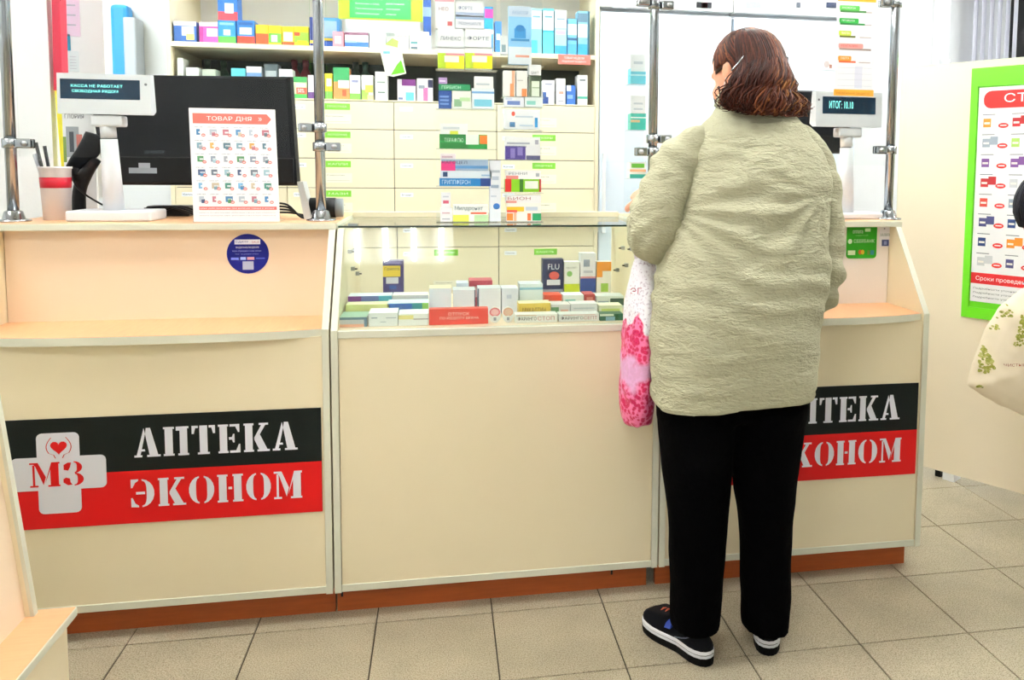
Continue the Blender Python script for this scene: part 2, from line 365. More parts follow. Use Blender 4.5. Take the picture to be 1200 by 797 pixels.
def sten_text(mb, fr, s, a, b, h, w, color, d=.0012):
    tot = sum(stencil(c)[1]+.1 for c in s)-.1; k = w/tot; x = a
    for c in s:
        polys, cw = stencil(c)
        for p in polys:
            if sum(p[i][0]*p[(i+1) % len(p)][1]-p[(i+1) % len(p)][0]*p[i][1] for i in range(len(p))) < 0: p = p[::-1]
            tri = geometry.tessellate_polygon([[Vector((q[0], q[1], 0)) for q in p]])
            mb.add([fr.pt(x+q[0]*k, b+q[1]*h, d) for q in p], [t if ((p[t[1]][0]-p[t[0]][0])*(p[t[2]][1]-p[t[0]][1])-(p[t[2]][0]-p[t[0]][0])*(p[t[1]][1]-p[t[0]][1])) > 0 else t[::-1] for t in tri], color, 'vinyl')
        x += (cw+.1)*k
def banner(parent, x1):            # right end x1
    x0 = x1-.862; z0, z1, zm = .333, .638, .482
    b = MB().box(x0, x1, FY-.0028, FY-.0001, z0, z1, '#04100f', 'vinyl'); fr = Fr((x0, FY-.0028, z0))
    fr.rect(b, 0, 0, .862, zm-z0, '#d31213', .0003, 'vinyl'); s = b.build('sign_panel', parent)
    s['label'] = 'dark green and red sign panel with white stencil lettering'
    b = MB(); fx = P(152, 520, FY).x-(-.343-.862)   # offset of the lettering from the panel's left end
    sten_text(b, fr, 'АПТЕКА', fx+.012, .505-z0+.015, .082, .43, '#e4e6f0'); b.build('lettering', s); b = MB(); sten_text(b, fr, 'ЭКОНОМ', fx, .378-z0, .080, .452, '#e4e6f0'); b.build('lettering', s)
    # white cross with heart and letters
    cx = P(70, 555, FY).x-(-.343-.862); b = MB(); c0 = .487-z0
    aw, al, ah = .046, .118, .112
    pts = []
    def corner(x, y, t0, r=.014):
        for k in range(5): t = t0+k*pi/8; pts.append((cx+x-r*(1 if math.cos(t0+pi/4) > 0 else -1)+r*math.cos(t), c0+y-r*(1 if math.sin(t0+pi/4) > 0 else -1)+r*math.sin(t)))
    corner(aw*1.15, ah, 0); corner(-aw*1.15, ah, pi/2); pts.append((cx-aw*1.15, c0+aw)); corner(-al, aw, pi/2); corner(-al, -aw, pi); pts.append((cx-aw*1.15, c0-aw)); corner(-aw*1.15, -ah, pi); corner(aw*1.15, -ah, 1.5*pi); pts.append((cx+aw*1.15, c0-aw)); corner(al, -aw, 1.5*pi); corner(al, aw, 0); pts.append((cx+aw*1.15, c0+aw))
    n = len(pts); fpts = [fr.pt(a, q, .0016) for a, q in pts]; bpts = [fr.pt(a, q, .0003) for a, q in pts]
    tri = geometry.tessellate_polygon([[Vector((a, q, 0)) for a, q in pts]])
    b.add(fpts, tri, '#dfe1ea', 'vinyl'); b.add(fpts+bpts, [(i, (i+1) % n, (i+1) % n+n, i+n) for i in range(n)], '#dfe1ea', 'vinyl')
    sten_text(b, fr, 'МЗ', cx-.072, c0-.036, .068, .135, '#cf1013', .0020)
    hp = []
    for k in range(24):
        t = 2*pi*k/24; hp.append((cx+.0013*16*math.sin(t)**3+.002, c0+.073+.0013*(13*math.cos(t)-5*math.cos(2*t)-2*math.cos(3*t)-math.cos(4*t))))
    tri = geometry.tessellate_polygon([[Vector((a, q, 0)) for a, q in hp]]); b.add([fr.pt(a, q, .0020) for a, q in hp], tri, '#d81518', 'vinyl')
    for s_ in (-1, 1):
        o = [(cx+.002+s_*(.018+.016*math.sin(pi*k/12))*(1-.2*k/12)*(1 if k < 10 else .6), c0+.100-.058*k/12) for k in range(13)]
        for i in range(12): b.add([fr.pt(o[i][0]-.0012, o[i][1], .0021), fr.pt(o[i][0]+.0012, o[i][1], .0021), fr.pt(o[i+1][0]+.0012, o[i+1][1], .0021), fr.pt(o[i+1][0]-.0012, o[i+1][1], .0021)], [(0, 1, 2, 3)], '#c8282c', 'vinyl')
    b.build('cross_emblem', s)
def side_panel_poly(y_top=2.615, yb=3.02): return [(FY-.004, ZB), (FY-.004, ZS), (y_top, ZT-.02), (yb, ZT-.02), (yb, ZB)]
def kick(x0, x1, t, y=2.482):
    MB().box(x0, x1, y, y+.018, 0, ZB, m='kick').build('kickboard', t)
def cash_counter(x0, x1, label, recess):
    t = thing('cash_counter', ((x0+x1)/2, 2.7, 0), label, 'counter')
    MB().box(x0+.02, x1-.02, FY+.001, FY+.019, ZB+.022, ZS-.02, m='cream').build('front_panel', t)
    MB().cbox(x0+.018, x1-.018, FY-.002, FY+.02, ZB, ZB+.022, .002, m='edge').build('bottom_edging', t)
    MB().box(x0+.02, x1-.02, RY, RY+.018, ZS, ZT-.022, m=recess).build('recessed_panel', t)
    n = 20; pts = [(x0+.019, RY)]
    for k in range(n+1):
        s = k/n; bulge = .045*(1-abs(2*s-1)**3.2)
        pts.append((x0+.019+(x1-x0-.038)*s, FY-.002-bulge+.012))
    pts.append((x1-.019, RY))
    b = MB().prism(pts, ZS-.022, ZS, 'z', m='edge'); b.prism([(p[0], p[1]+(.0015 if 0 < i < len(pts)-1 else 0)) for i, p in enumerate(pts)], ZS, ZS+.0012, 'z', m='beechx'); b.build('ledge', t)
    for xa in (x0, x1-.018):
        p = side_panel_poly(); b = MB(); b.prism(p, xa, xa+.018, 'x', m='cream')
        q = [(FY-.006, ZB), (FY-.006, ZS+.001), (2.613, ZT-.0195), (2.6155, ZT-.021), (FY-.0035, ZS), (FY-.0035, ZB)]
        b.prism(q, xa-.0004, xa+.0184, 'x', m='edge'); b.build('side_panel', t)
    b = MB().cbox(x0-.005, x1+.004, 2.612, 3.12, ZT-.02, ZT-.0008, .0015, m='edge'); b.box(x0-.004, x1+.003, 2.615, 3.118, ZT-.002, ZT, m='beechx'); b.build('counter_top', t)
    b = MB().box(x0+.02, x1-.02, 2.80, 2.816, ZB, ZT-.022, m='cream'); b.build('back_panel', t)
    kick(x0+.003, x1-.02 if x0 > 0 else x1, t)
    return t
XL0, XL1 = -1.262, -.318; XR0, XR1 = .662, 1.556
cl = cash_counter(XL0, XL1, 'cream cash counter on the left with beech ledge, sign panel and black screen on top', 'peach')
cr = cash_counter(XR0, XR1, 'cream cash counter on the right, partly behind the customer, with green card sticker', 'whitelam')
banner(cl, -.343); banner(cr, 1.53)
# stickers: flat things stuck on the recessed panels
def disc_sticker():
    c = P(290.5, 297.5, RY-.001); b = MB(); r = .0605
    b.add([(c.x+r*math.cos(a), RY-.0012, c.z+r*math.sin(a)) for a in [2*pi*k/40 for k in range(40)]], [tuple(range(40))], '#121a86', 'vinyl')
    b.add([(c.x+r*math.cos(a), yy, c.z+r*math.sin(a)) for yy in (RY-.0012, RY-.0001) for a in [2*pi*k/40 for k in range(40)]], [(k, k+40, (k+1) % 40+40, (k+1) % 40) for k in range(40)], '#121a86', 'vinyl')
    f = Fr((c.x-r, RY-.0012, c.z-r)); s = 2*r
    f.rect(b, .19*s, .74*s, .8*s, .86*s, '#f2f4ff', .0003, 'vinyl'); f.text(b, 'СДАЧУ', .22*s, .77*s, .06*s, '#2f3f9f', w=.3*s); f.text(b, 'SALE', .6*s, .77*s, .06*s, '#c87b90', w=.17*s)
    f.text(b, 'ВИДЕОНАБЛЮДЕНИЕ', .22*s, .635*s, .05*s, '#e7ebff', w=.55*s); f.text(b, 'ваше обращение очень важно', .14*s, .55*s, .045*s, '#a6b3ff', w=.68*s); f.text(b, 'телефон доверия аптеки', .2*s, .475*s, .04*s, '#8997ee', w=.55*s)
    f.rect(b, .1*s, .35*s, .28*s, .41*s, '#6f83f2', .0003, 'vinyl'); f.rect(b, .32*s, .35*s, .45*s, .42*s, '#a9c4ff', .0003, 'vinyl'); f.rect(b, .48*s, .35*s, .65*s, .42*s, '#e7a9b9', .0003, 'vinyl'); f.rect(b, .69*s, .37*s, .9*s, .4*s, '#5d70dc', .0003, 'vinyl')
    f.rect(b, .37*s, .1*s, .63*s, .31*s, '#b9c2da', .0003, 'vinyl')
    tag(b.build('round_sticker'), 'round dark blue sticker with white print on left cash counter', 'sticker')
disc_sticker()
def green_sticker():
    a = P(991, 303, RY); c = P(1028, 262, RY); W = c.x-a.x; H = c.z-a.z; b = MB().box(a.x+.004, c.x-.004, RY-.001, RY-.0001, a.z+.004, c.z-.004, '#2f9d1f', 'vinyl')
    f = Fr((a.x, RY-.001, a.z)); f.rrect(b, 0, 0, W, H, .012, '#2fa31d', .0003, 'vinyl')
    f.text(b, 'оплата', W*.2, H*.72, H*.09, '#dff5d5', w=W*.33, d=.0007); f.rect(b, W*.6, H*.77, W*.78, H*.86, '#cdeec2', .0006, 'vinyl'); f.text(b, 'картой', W*.3, H*.63, H*.06, '#86d473', w=W*.4, d=.0007)
    f.oval(b, W*.12, H*.49, W*.07, H*.07, '#e3f7db', .0007); f.text(b, 'СБЕРБАНК', W*.24, H*.45, H*.1, '#d7f3cc', w=W*.68, d=.0007)
    f.rect(b, W*.06, H*.1, W*.3, H*.23, '#d6e8c4', .0006, 'vinyl'); f.oval(b, W*.46, H*.18, W*.06, H*.07, '#d2601c', .0007); f.oval(b, W*.54, H*.18, W*.06, H*.07, '#d9b41c', .0008); f.rect(b, W*.7, H*.1, W*.78, H*.23, '#6f8f3a', .0006, 'vinyl'); f.rect(b, W*.8, H*.1, W*.92, H*.23, '#3e8fa0', .0006, 'vinyl')
    tag(b.build('card_sticker'), 'green rounded card payment sticker on the right cash counter', 'sticker')
    a = P(1030, 289, RY); c = P(1045, 262, RY); W = c.x-a.x; H = c.z-a.z; b = MB().box(a.x, c.x, RY-.001, RY-.0001, a.z, c.z, '#ecebf0', 'vinyl'); f = Fr((a.x, RY-.001, a.z))
    f.oval(b, W*.4, H*.78, W*.06, H*.035, '#6d6a80', .0006); f.text(b, 'ХАЛЯЛЬ', W*.05, H*.45, H*.12, '#3f6f5c', w=W*.88); f.rect(b, W*.2, H*.02, W*.8, H*.3, '#4a5686', .0006, 'vinyl'); f.rect(b, W*.38, H*.08, W*.62, H*.24, '#8d99c6', .0009, 'vinyl')
    tag(b.build('service_sticker'), 'small white sticker with tiny blue square beside green card sticker', 'sticker')
green_sticker()
# ---- middle display case ----
def display_case():
    x0, x1 = XL1+.006, XR0-.006
    t = thing('display_case', ((x0+x1)/2, 2.7, 0), 'cream counter display case with sloping glass front between the two cash counters', 'display case')
    z2 = .858
    MB().box(x0+.02, x1-.02, FY+.001, FY+.019, ZB+.022, z2-.022, m='cream').build('front_panel', t)
    MB().cbox(x0+.0185, x1-.0185, FY-.002, FY+.02, ZB, ZB+.022, .002, m='edge').build('bottom_edging', t)
    MB().cbox(x0+.0185, x1-.0185, FY-.003, FY+.02, z2-.022, z2, .002, m='edge').build('case_rail', t)
    MB().box(x0+.0185, x1-.0185, FY+.0205, 3.10, z2-.020, z2, m='peach').build('case_floor', t)
    for xa in (x0, x1-.018):
        b = MB().prism([(FY, ZB), (FY, z2), (2.625, 1.135), (3.10, 1.135), (3.10, ZB)], xa, xa+.018, 'x', m='cream')
        b.prism([(FY-.006, ZB), (FY-.006, z2+.002), (2.622, 1.137), (2.6265, 1.135), (FY+.001, z2), (FY+.001, ZB)], xa-.0004, xa+.0184, 'x', m='edge'); sp = b.build('side_panel', t)
        xi = xa+.018 if xa < 0 else xa
        b = MB()
        for (y, z) in ((2.72, 1.05), (2.80, .985), (2.86, 1.04), (2.95, .95)):
            b.box(xi, xi+(.012 if xa < 0 else -.012), y, y+.018, z, z+.012, m='steel'); b.box(xi, xi+(.02 if xa < 0 else -.02), y+.006, y+.012, z+.003, z+.007, m='black')
        b.build('shelf_support', sp)
    g = MB().prism([(FY+.004, z2+.001), (2.632, 1.1385), (2.6365, 1.1355), (FY+.009, z2+.001)], x0+.019, x1-.019, 'x', m='caseglass'); gp = g.build('front_glass', t)
    g = MB().box(x0, x1, 2.636, 3.10, 1.1385, 1.1445, m='caseglass').build('top_glass', t)
    g2 = MB().box(x0, x1, 2.634, 2.6362, 1.1386, 1.1445, m='glassedge').build('glass_edge', g)
    for xx in (x0+.03, x1-.04):
        MB().box(xx, xx+.028, 2.625, 2.665, 1.145, 1.152, m='chrome').build('glass_clip', g)
    MB().box(x0, x1, 3.06, 3.1, 1.145, 1.163, m='cabinet').build('rear_rail', t)
    MB().box(x0+.02, x1-.02, 3.082, 3.098, ZB, z2-.021, m='cream').build('back_panel', t)
    kick(x0-.001, x1-.02, t)
    for xx in (x0+.01, .52): MB().box(xx, xx+.006, 2.4795, 2.482, .045, .06, m='black').build('screw', t)
    return t
display_case()
# ---- low unit in the left foreground ----
def bench():
    t = thing('display_bench', (-1.1, 1.4, 0), 'low cream unit with beech top and sloping side panel in left foreground', 'display unit')
    b = MB().cbox(-1.5, -.783, .6, 1.905, .35, .369, .0015, m='edge'); b.box(-1.498, -.785, .602, 1.903, .3675, .370, m='beech'); b.build('top_board', t)
    MB().box(-1.48, -.80, .62, 1.893, .04, .35, m='cream').build('body', t)
    MB().box(-1.44, -.84, .66, 1.85, 0, .04, m='kick').build('kickboard', t)
    p = P(0, 470, 1.9)
    zt = 1.15; sl = (p.x-(-.861))/(p.z-.37)
    xt = -.861+sl*(zt-.37)
    poly = [(-.861, .37), (xt, zt), (-1.5, zt), (-1.5, .37)]
    b = MB().prism(poly, 1.876, 1.892, 'y', m='cream'); b.prism([(-.862, .37), (-.8545, .37), (xt+.0065, zt), (xt-.001, zt)], 1.8755, 1.8925, 'y', m='edge'); b.build('side_panel', t)
    b = MB().add([(-.872, .62, .37), (-.872, 1.876, .37), (xt-.011, 1.876, zt), (xt-.011, .62, zt), (-.89, .62, .37), (-.89, 1.876, .37), (xt-.029, 1.876, zt), (xt-.029, .62, zt)],
                 [(0, 1, 2, 3), (7, 6, 5, 4), (0, 4, 5, 1), (3, 2, 6, 7), (0, 3, 7, 4), (1, 5, 6, 2)], m='peach'); b.build('sloping_panel', t)
bench()
# ---- partition with the green poster frame ----
PA, PB = Vector((2.068, 3.234, 0)), Vector((2.296, 2.874, 0)); PD = (PB-PA).normalized(); PN = Vector((PD.y, -PD.x, 0))
if PN.y > 0: PN = -PN
def onP(u, v, off=0.):
    d = ray(u, v); o = Vector((0, 0, CH)); q = PA+PN*off; t = (q-o).dot(PN)/d.dot(PN); p = o+d*t
    return (p-PA).dot(PD), p.z
def pp(s, z, off=0.): q = PA+PD*s+PN*off; return (q.x, q.y, z)
def pslab(mb, s0, s1, z0, z1, o0, o1, color=(1, 1, 1), m='print'):
    vs = [pp(s, z, o) for z in (z0, z1) for o in (o1, o0) for s in (s0, s1)]
    mb.add(vs, [(0, 2, 3, 1), (4, 5, 7, 6), (0, 1, 5, 4), (2, 6, 7, 3), (0, 4, 6, 2), (1, 3, 7, 5)], color, m)
t = thing('partition_screen', pp(.3, 0), 'tall cream partition panel right of the counters, standing on short feet', 'partition')
s0 = onP(1053, 200)[0]; s1 = s0+1.25
b = MB(); pslab(b, s0, s1, .035, 1.775, -.022, 0, m='screencream'); b.build('panel', t)
b = MB(); pslab(b, s0-.003, s0, .035, 1.777, -.023, .001, m='edge'); pslab(b, s0, s1, 1.775, 1.778, -.023, .001, m='edge'); b.build('edging', t)
sf = onP(1104, 555)[0]
for s_ in (sf, s0+1.1):
    b = MB(); pslab(b, s_, s_+.05, 0, .034, -.07, -.005, m='white'); b.build('foot', t)
b = MB(); pslab(b, sf-.04, sf-.015, 0, .034, -.05, -.02, m='black'); b.build('foot', t)
# poster in green frame hung on the partition
a0 = onP(1140.5, 80)[0]; zt = 1.747; zb = .722; W = .66
pf = thing('poster_frame', pp(a0+W/2, zb, .01), 'bright green frame with white price poster on the partition panel', 'poster')
b = MB(); pslab(b, a0, a0+W, zb, zt, .001, .006, '#63c91a'); b.build('backing', pf)
for (q0, q1, w0, w1) in ((a0, a0+.028, zb, zt), (a0+W-.028, a0+W, zb, zt), (a0+.028, a0+W-.028, zt-.075, zt), (a0+.028, a0+W-.028, zb, zb+.045)):
    b = MB(); pslab(b, q0, q1, w0, w1, .006, .012, '#6ad41c'); b.build('frame_bar', pf)
b = MB(); pslab(b, a0+.032, a0+W-.032, zb+.07, zt-.08, .006, .0075, '#f4f5f6'); q = pp(a0+.032, zb+.07, .0075)
sw = W-.064; sh = zt-zb-.15; fr = Fr(q, PD, (0, 0, 1))
sg = 1 if fr.n.dot(PN) > 0 else -1
fr.rrect(b, .02, sh-.085, sw-.02, sh-.015, .03, '#e2231f', .0004*sg); fr.text(b, 'СТОП-ЦЕНА', .1, sh-.07, .042, '#ffffff', w=sw-.2, d=.0008*sg)
pal = ['#e8902a', '#9aa7b5', '#7a4f93', '#b8242a', '#d94a3a', '#4a4c80', '#22427a', '#cfd3d6', '#a4d060', '#c2467a', '#e9c23a']
rows = 8; ch_ = (sh-.1-.13)/rows
for i in range(rows):
    for j in range(5):
        ca = .018+j*(sw-.03)/5; cb = sh-.1-(i+1)*ch_; cw = (sw-.03)/5-.012
        fr.rect(b, ca, cb+ch_*.86, ca+cw*.5, cb+ch_*.9, '#71767d', .0004*sg)
        c1 = pal[(i*(1 if j == 0 else 5)+j*3) % len(pal)]
        for k in range(2 if (i+j) % 2 else 1): fr.rect(b, ca+.004+k*cw*.3, cb+ch_*(.25+.12*k), ca+cw*(.34+.3*k), cb+ch_*(.68+.1*k), c1, (.0004+.0001*k)*sg)
        fr.rect(b, ca+.008, cb+ch_*.4, ca+cw*.3, cb+ch_*.5, '#f3efe6', .0007*sg); fr.oval(b, ca+cw*.82, cb+ch_*.32, cw*.2, ch_*.13, '#e2332e', .0008*sg); fr.rect(b, ca+cw*.7, cb+ch_*.3, ca+cw*.94, cb+ch_*.35, '#ffffff', .001*sg)
fr.rect(b, .0, .075, sw, .12, '#d8232a', .0004*sg); fr.text(b, 'Сроки проведения акции указаны на ценниках', .02, .085, .022, '#ffffff', w=sw-.04, d=.0008*sg)
for k in range(3): fr.text(b, 'Подробности уточняйте у сотрудников аптеки, количество ограничено', .012, .05-k*.018, .010, '#6b7078', w=sw-.03, d=.0006*sg)
b.build('poster_sheet', pf)
# ================= BACK CABINETS =================
BY = 4.1
XC = [-1.203, -.713, -.222, .2665, .754]
t = thing('medicine_cabinet', (-.22, 4.4, 0), 'cream wall cabinet of labelled drawers with two open shelves of medicine boxes above', 'cabinet')
for x in (XC[0]-.018, XC[-1]): MB().box(x, x+.018, BY-.002, 4.62, 0, 2.75, m='cabinet').build('side_panel', t)
MB().box(XC[0], XC[-1], 4.6, 4.615, 1.635, 1.862, m='shadeback').build('back_panel', t)  # shade inside the open shelf put into this panel's dark green-grey colour
MB().box(XC[0], XC[-1], 4.6, 4.615, 1.885, 2.75, m='white').build('back_panel', t)
MB().box(XC[0], XC[-1], BY+.004, 4.6, 1.862, 1.884, m='cabinet').build('shelf', t)
MB().box(XC[0], XC[-1], BY, 4.6, 1.634, 1.640, m='cabinet').build('shelf', t)
MB().box(XC[0], XC[-1], BY+.004, 4.6, 2.35, 2.372, m='cabinet').build('shelf', t)
MB().box(XC[0], XC[-1], BY+.03, 4.6, .02, 1.632, m='black').build('carcass', t)
ZR = [1.632, 1.5, 1.362, 1.222, 1.082]
TG = ['Анальгетики', 'Антибиотики', 'Витамины', 'Сердечные', 'Простуда', 'Желудочные', 'Капли', 'Мази', 'Сиропы', 'Травы', 'Кашель']
def drawer(x0, x1, z0, z1, k, green, white):
    b = MB().cbox(x0+.0016, x1-.0016, BY, BY+.03, z0+.0016, z1-.0016, .001, m='cabinet'); d = b.build('drawer', t)
    w = x1-x0; f = Fr((x0, BY, z0)); H = z1-z0
    if green:
        b = MB(); b.box(x0+.175, x0+.29, BY-.0005, BY-.0001, z1-.042, z1-.012, '#7cc63c'); f.text(b, TG[k % 11].upper(), .187, H-.032, .010, '#e3f5d2', w=.088, d=.0009); b.build('tag', d)
    if green or white == 2:
        b = MB().box(x0+.17, x0+.295, BY-.0005, BY-.0001, z0+.025, z0+.07, '#f0ebd8'); f.text(b, TG[(k*3+1) % 11], .18, .056, .0075, '#8d8c7d', w=.08, d=.0009); f.rect(b, .18, .034, .285, .0355, '#a9a797', .0008); b.build('tag', d)
    if True:
        b = MB().box(x0+.028, x0+.088, BY-.0005, BY-.0001, z1-.042, z1-.022, '#f3f6fa'); f.text(b, TG[(k*5+2) % 11], .034, H-.037, .009, '#4b5160', w=.044, d=.0009); b.build('tag', d)
k = 0
for c in range(4):
    for r_ in range(4):
        g = (c == 1) or (c == 3 and r_ in (1, 2)); wh = 1 if c in (0, 2) else 2
        drawer(XC[c], XC[c+1], ZR[r_+1], ZR[r_], k, g, wh); k += 1
MB().box(XC[0]-.018, XC[-1]+.018, BY-.03, BY+.03, 1.052, 1.078, m='cabinet').build('ledge', t)
for c in range(4):
    x0, x1 = XC[c], XC[c+1]; zs = [1.05, .935, .70, .46, .22, .02]
    for r_ in range(5): drawer(x0+.01, x1+.01 if c < 3 else x1, zs[r_+1], zs[r_], k, (r_ == 1 and c > 0), 1); k += 1
b = MB().box(P(654, 70, BY).x, P(692, 70, BY).x, BY-.002, BY+.003, P(670, 75.5, BY).z, P(670, 64, BY).z, '#e8776d'); f = Fr((P(654, 70, BY).x, BY-.002, P(670, 75.5, BY).z)); f.text(b, 'ТОВАР НЕДЕЛИ', .03, .024, .012, '#ffffff', w=.1); f.text(b, 'ПОДЛЕЖИТ ВОЗВРАТУ', .02, .008, .010, '#ffffff', w=.12)
tag(b.build('shelf_label'), 'coral red shelf label with white text at right end of upper shelf', 'label')
# fridges
def fridge(x0, x1, label, knobs):
    t = thing('pharmacy_fridge', ((x0+x1)/2, 4.42, 0), label, 'fridge', None)
    MB().box(x0, x1, BY+.055, 4.74, 0, 2.12, m='white').build('body', t)
    MB().cbox(x0+.004, x1-.004, BY, BY+.05, .12, 2.10, .008, m='fridge').build('door', t)
    p = MB().cbox(x0, x1, BY-.005, BY+.6, 2.122, 2.30, .006, m='white'); pn = p.build('control_panel', t)
    b = MB()
    for (u0, u1, c) in knobs:
        a = P(u0, 9, BY-.006); q = P(u1, 3, BY-.006)
        b.box(a.x, q.x, BY-.008, BY-.006, a.z, q.z, c)
    b.build('readout', pn)
    MB().cbox(x0+.02, x0+.035, BY-.03, BY, 1.0, 1.4, .003, m='plastic').build('handle', t)
    return t
fridge(.772, 1.462, 'white fridge directly right of the drawer cabinet, behind the customer', [(717, 735, '#b8c0cc'), (782, 786, '#555b66'), (816, 834, '#151620'), (822, 829, '#c22433')])
fridge(1.469, 2.16, 'white fridge standing furthest right, behind right-hand customer display', [(874, 892, '#9aa4b2'), (933, 938, '#50555f'), (968, 980, '#27304a')])
b = MB(); a = P(962, 82, BY-.001); q = P(979, 68, BY-.001); b.box(a.x, q.x, BY-.003, BY-.001, a.z, q.z, '#e6e3e4'); f = Fr((a.x, BY-.003, a.z)); f.oval(b, .03, .03, .016, .018, '#b5a8a6'); f.rect(b, .045, .01, .06, .03, '#9b6a5c')
tag(b.build('magnet'), 'small pale picture magnet on the right-hand fridge door', 'magnet')
# blinds, pipe and dark doorway beyond the partition
t = thing('vertical_blind', (3.36, 4.7, .9), 'pale lilac-grey vertical fabric blind hanging by the far right wall', 'blind')
for k in range(6):
    xa = 3.205+k*.055; b = MB(); b.add([(xa, 4.66, .9), (xa+.058, 4.70, .9), (xa+.058, 4.70, 2.8), (xa, 4.66, 2.8), (xa, 4.662, .9), (xa+.058, 4.702, .9), (xa+.058, 4.702, 2.8), (xa, 4.662, 2.8)], [(0, 1, 2, 3), (7, 6, 5, 4), (0, 4, 5, 1), (3, 2, 6, 7), (0, 3, 7, 4), (1, 5, 6, 2)], '#cfd0dc'); b.build('slat', t)
MB().box(3.2, 3.56, 4.64, 4.72, 2.8, 2.84, m='white').build('head_rail', t)
struct(MB().box(3.56, 4.4, 4.76, 4.799, 0, 2.5, m='black'), 'door_1')
b = MB().tube([(3.0, 4.62, 0), (3.0, 4.62, CEIL)], .018, 10, m='white'); b.tube([(3.0, 4.62, 1.9), (3.0, 4.62, 2.0)], .032, 10, m='lightgrey')
tag(b.build('heating_pipe'), 'white vertical heating pipe with grey coupling near the far corner', 'pipe')
# ================= CHROME POSTS AND GLASS SCREENS =================
PY = 2.72
def post(u, label, zb):
    x = P(u, 200, PY).x
    t = thing('chrome_post', (x, PY, zb), label, 'post')
    MB().lathe((x, PY, zb), [(.0, .006), (.0155, .006), (.0155, 2.48-zb), (0, 2.48-zb)], 20, m='chrome').build('pole', t)
    b = MB().lathe((x, PY, zb), [(.0, 0), (.045, 0), (.045, .005), (.03, .008), (.024, .03), (.0165, .034), (0, .034)], 20, m='chrome')
    b.build('base_flange', t)
    return t, x
posts = {}
def clamp(t, x, z, side):
    b = MB().lathe((x, PY, z-.015), [(.0158, 0), (.022, .002), (.022, .028), (.0158, .03)], 16, m='chrome')
    b.cbox(x+side*.02, x+side*.062, PY-.02, PY-.006, z-.014, z+.014, .004, m='chrome'); b.cbox(x+side*.02, x+side*.062, PY+.0, PY+.014, z-.014, z+.014, .004, m='chrome')
    o = b.build('clamp', t)
    s = MB().tube([(x+side*.045, PY-.026, z), (x+side*.045, PY-.02, z)], .0085, 12, m='steel'); s.build('screw', o)
for key, u, lab, zb, cl_ in (('a', 13.5, 'chrome post at the left end of the left cash counter', ZT, [(168, 1)]),
                        ('b', 375.5, 'chrome post at the right end of the left cash counter', ZT, [(150, -1), (172, 1)]),
                        ('c', 764.5, 'chrome post half hidden by the customer in green coat', 1.1445, [(178, -1), (163, 1), (3, -1), (6, 1)]),
                        ('d', 1042.5, 'chrome post at the right end of the right cash counter', ZT, [(176, -1), (4, -1)])):
    t, x = post(u, lab, zb); posts[key] = x
    for v, sd in cl_: clamp(t, x, P(u, v, PY).z, sd)
def pane(xa, xb, z0, z1, label):
    b = MB().box(xa, xb, PY-.004, PY+.002, z0, z1, m='glass'); o = b.build('glass_screen'); tag(o, label, 'glass screen')
zp = P(250, 186, PY).z
pane(posts['a']+.024, posts['b']-.024, zp, 2.42, 'clear glass screen above the left cash counter, before the monitor')
pane(posts['b']+.024, posts['c']-.024, zp, 2.42, 'clear glass screen above the display case with glass front')
pane(posts['c']+.024, posts['d']-.024, zp, 2.42, 'clear glass screen above right cash counter, behind the customer')
# ================= THINGS ON THE LEFT COUNTER =================
def cust_display(u0, u1, v0, v1, Y, lines, label, bu, pole, basev, flip):
    a = P(u0, v1, Y); c = P(u1, v0, Y); x0, x1, z0, z1 = a.x, c.x, a.z, c.z; H = z1-z0; W = x1-x0
    t = thing('customer_display', (P(pole, 250, Y).x, Y, ZT), label, 'display')
    b = MB(); b.prism([(Y-.004, z0), (Y, z1), (Y+.03, z1+.002), (Y+.045, z0+.012), (Y+.02, z0)], x0, x1, 'x', m='plastic'); h = b.build('head', t)
    f = Fr((x0, Y-.004, z0), (1, 0, 0), (0, .004, H)); w0, w1 = (.035*W, .885*W) if not flip else (.10*W, .90*W)
    b = MB(); f.rect(b, w0, .37*H, w1, .86*H, (1, 1, 1), .0006, 'screen'); sc = b.build('screen', h)
    b = MB()
    for (tx, q0, r0, q1, r1) in lines: f.text(b, tx, q0*W, r0*H, (r1-r0)*H, (1, 1, 1), w=(q1-q0)*W, d=.0012, m='glow')
    b.build('readout', sc)
    b = MB(); f.oval(b, (.95 if not flip else .045)*W, .76*H, .004, .004, '#555a60', .001); b.build('sensor', h)
    px = P(pole, 250, Y).x
    MB().cbox(px-.045, px+.045, Y, Y+.05, z0-.036, z0-.002, .006, m='plastic').build('swivel', t)
    b = MB().tube([(px-.004, Y+.025, z0-.03), (px-.002, Y+.025, z0-.07)], .022, 16, m='plastic'); b.tube([(px-.002, Y+.025, z0-.073), (px+.004, Y+.03, ZT+.02)], [.023, .030], 16, m='plastic'); b.build('pole', t)
    a = P(bu[0], 255, Y).x; c = P(bu[1], 255, Y).x
    MB().cbox(a, c, Y-.035, Y+.12, ZT, ZT+basev, .006, m='plastic').build('base', t)
cust_display(68, 176, 88, 133, 2.735, [('КАССА НЕ РАБОТАЕТ', .15, .66, .70, .73), ('СВОБОДНАЯ РЯДОМ', .16, .52, .65, .60)], 'white customer display on a pole with two teal lines, left counter', (82, 181), 128, .032, False)
cust_display(955, 1034, 109, 148, 2.745, [('ИТОГ: 10.10', .2, .52, .56, .74)], 'white customer display on a pole showing one teal line, right counter', (962, 1034), 994, .022, True)
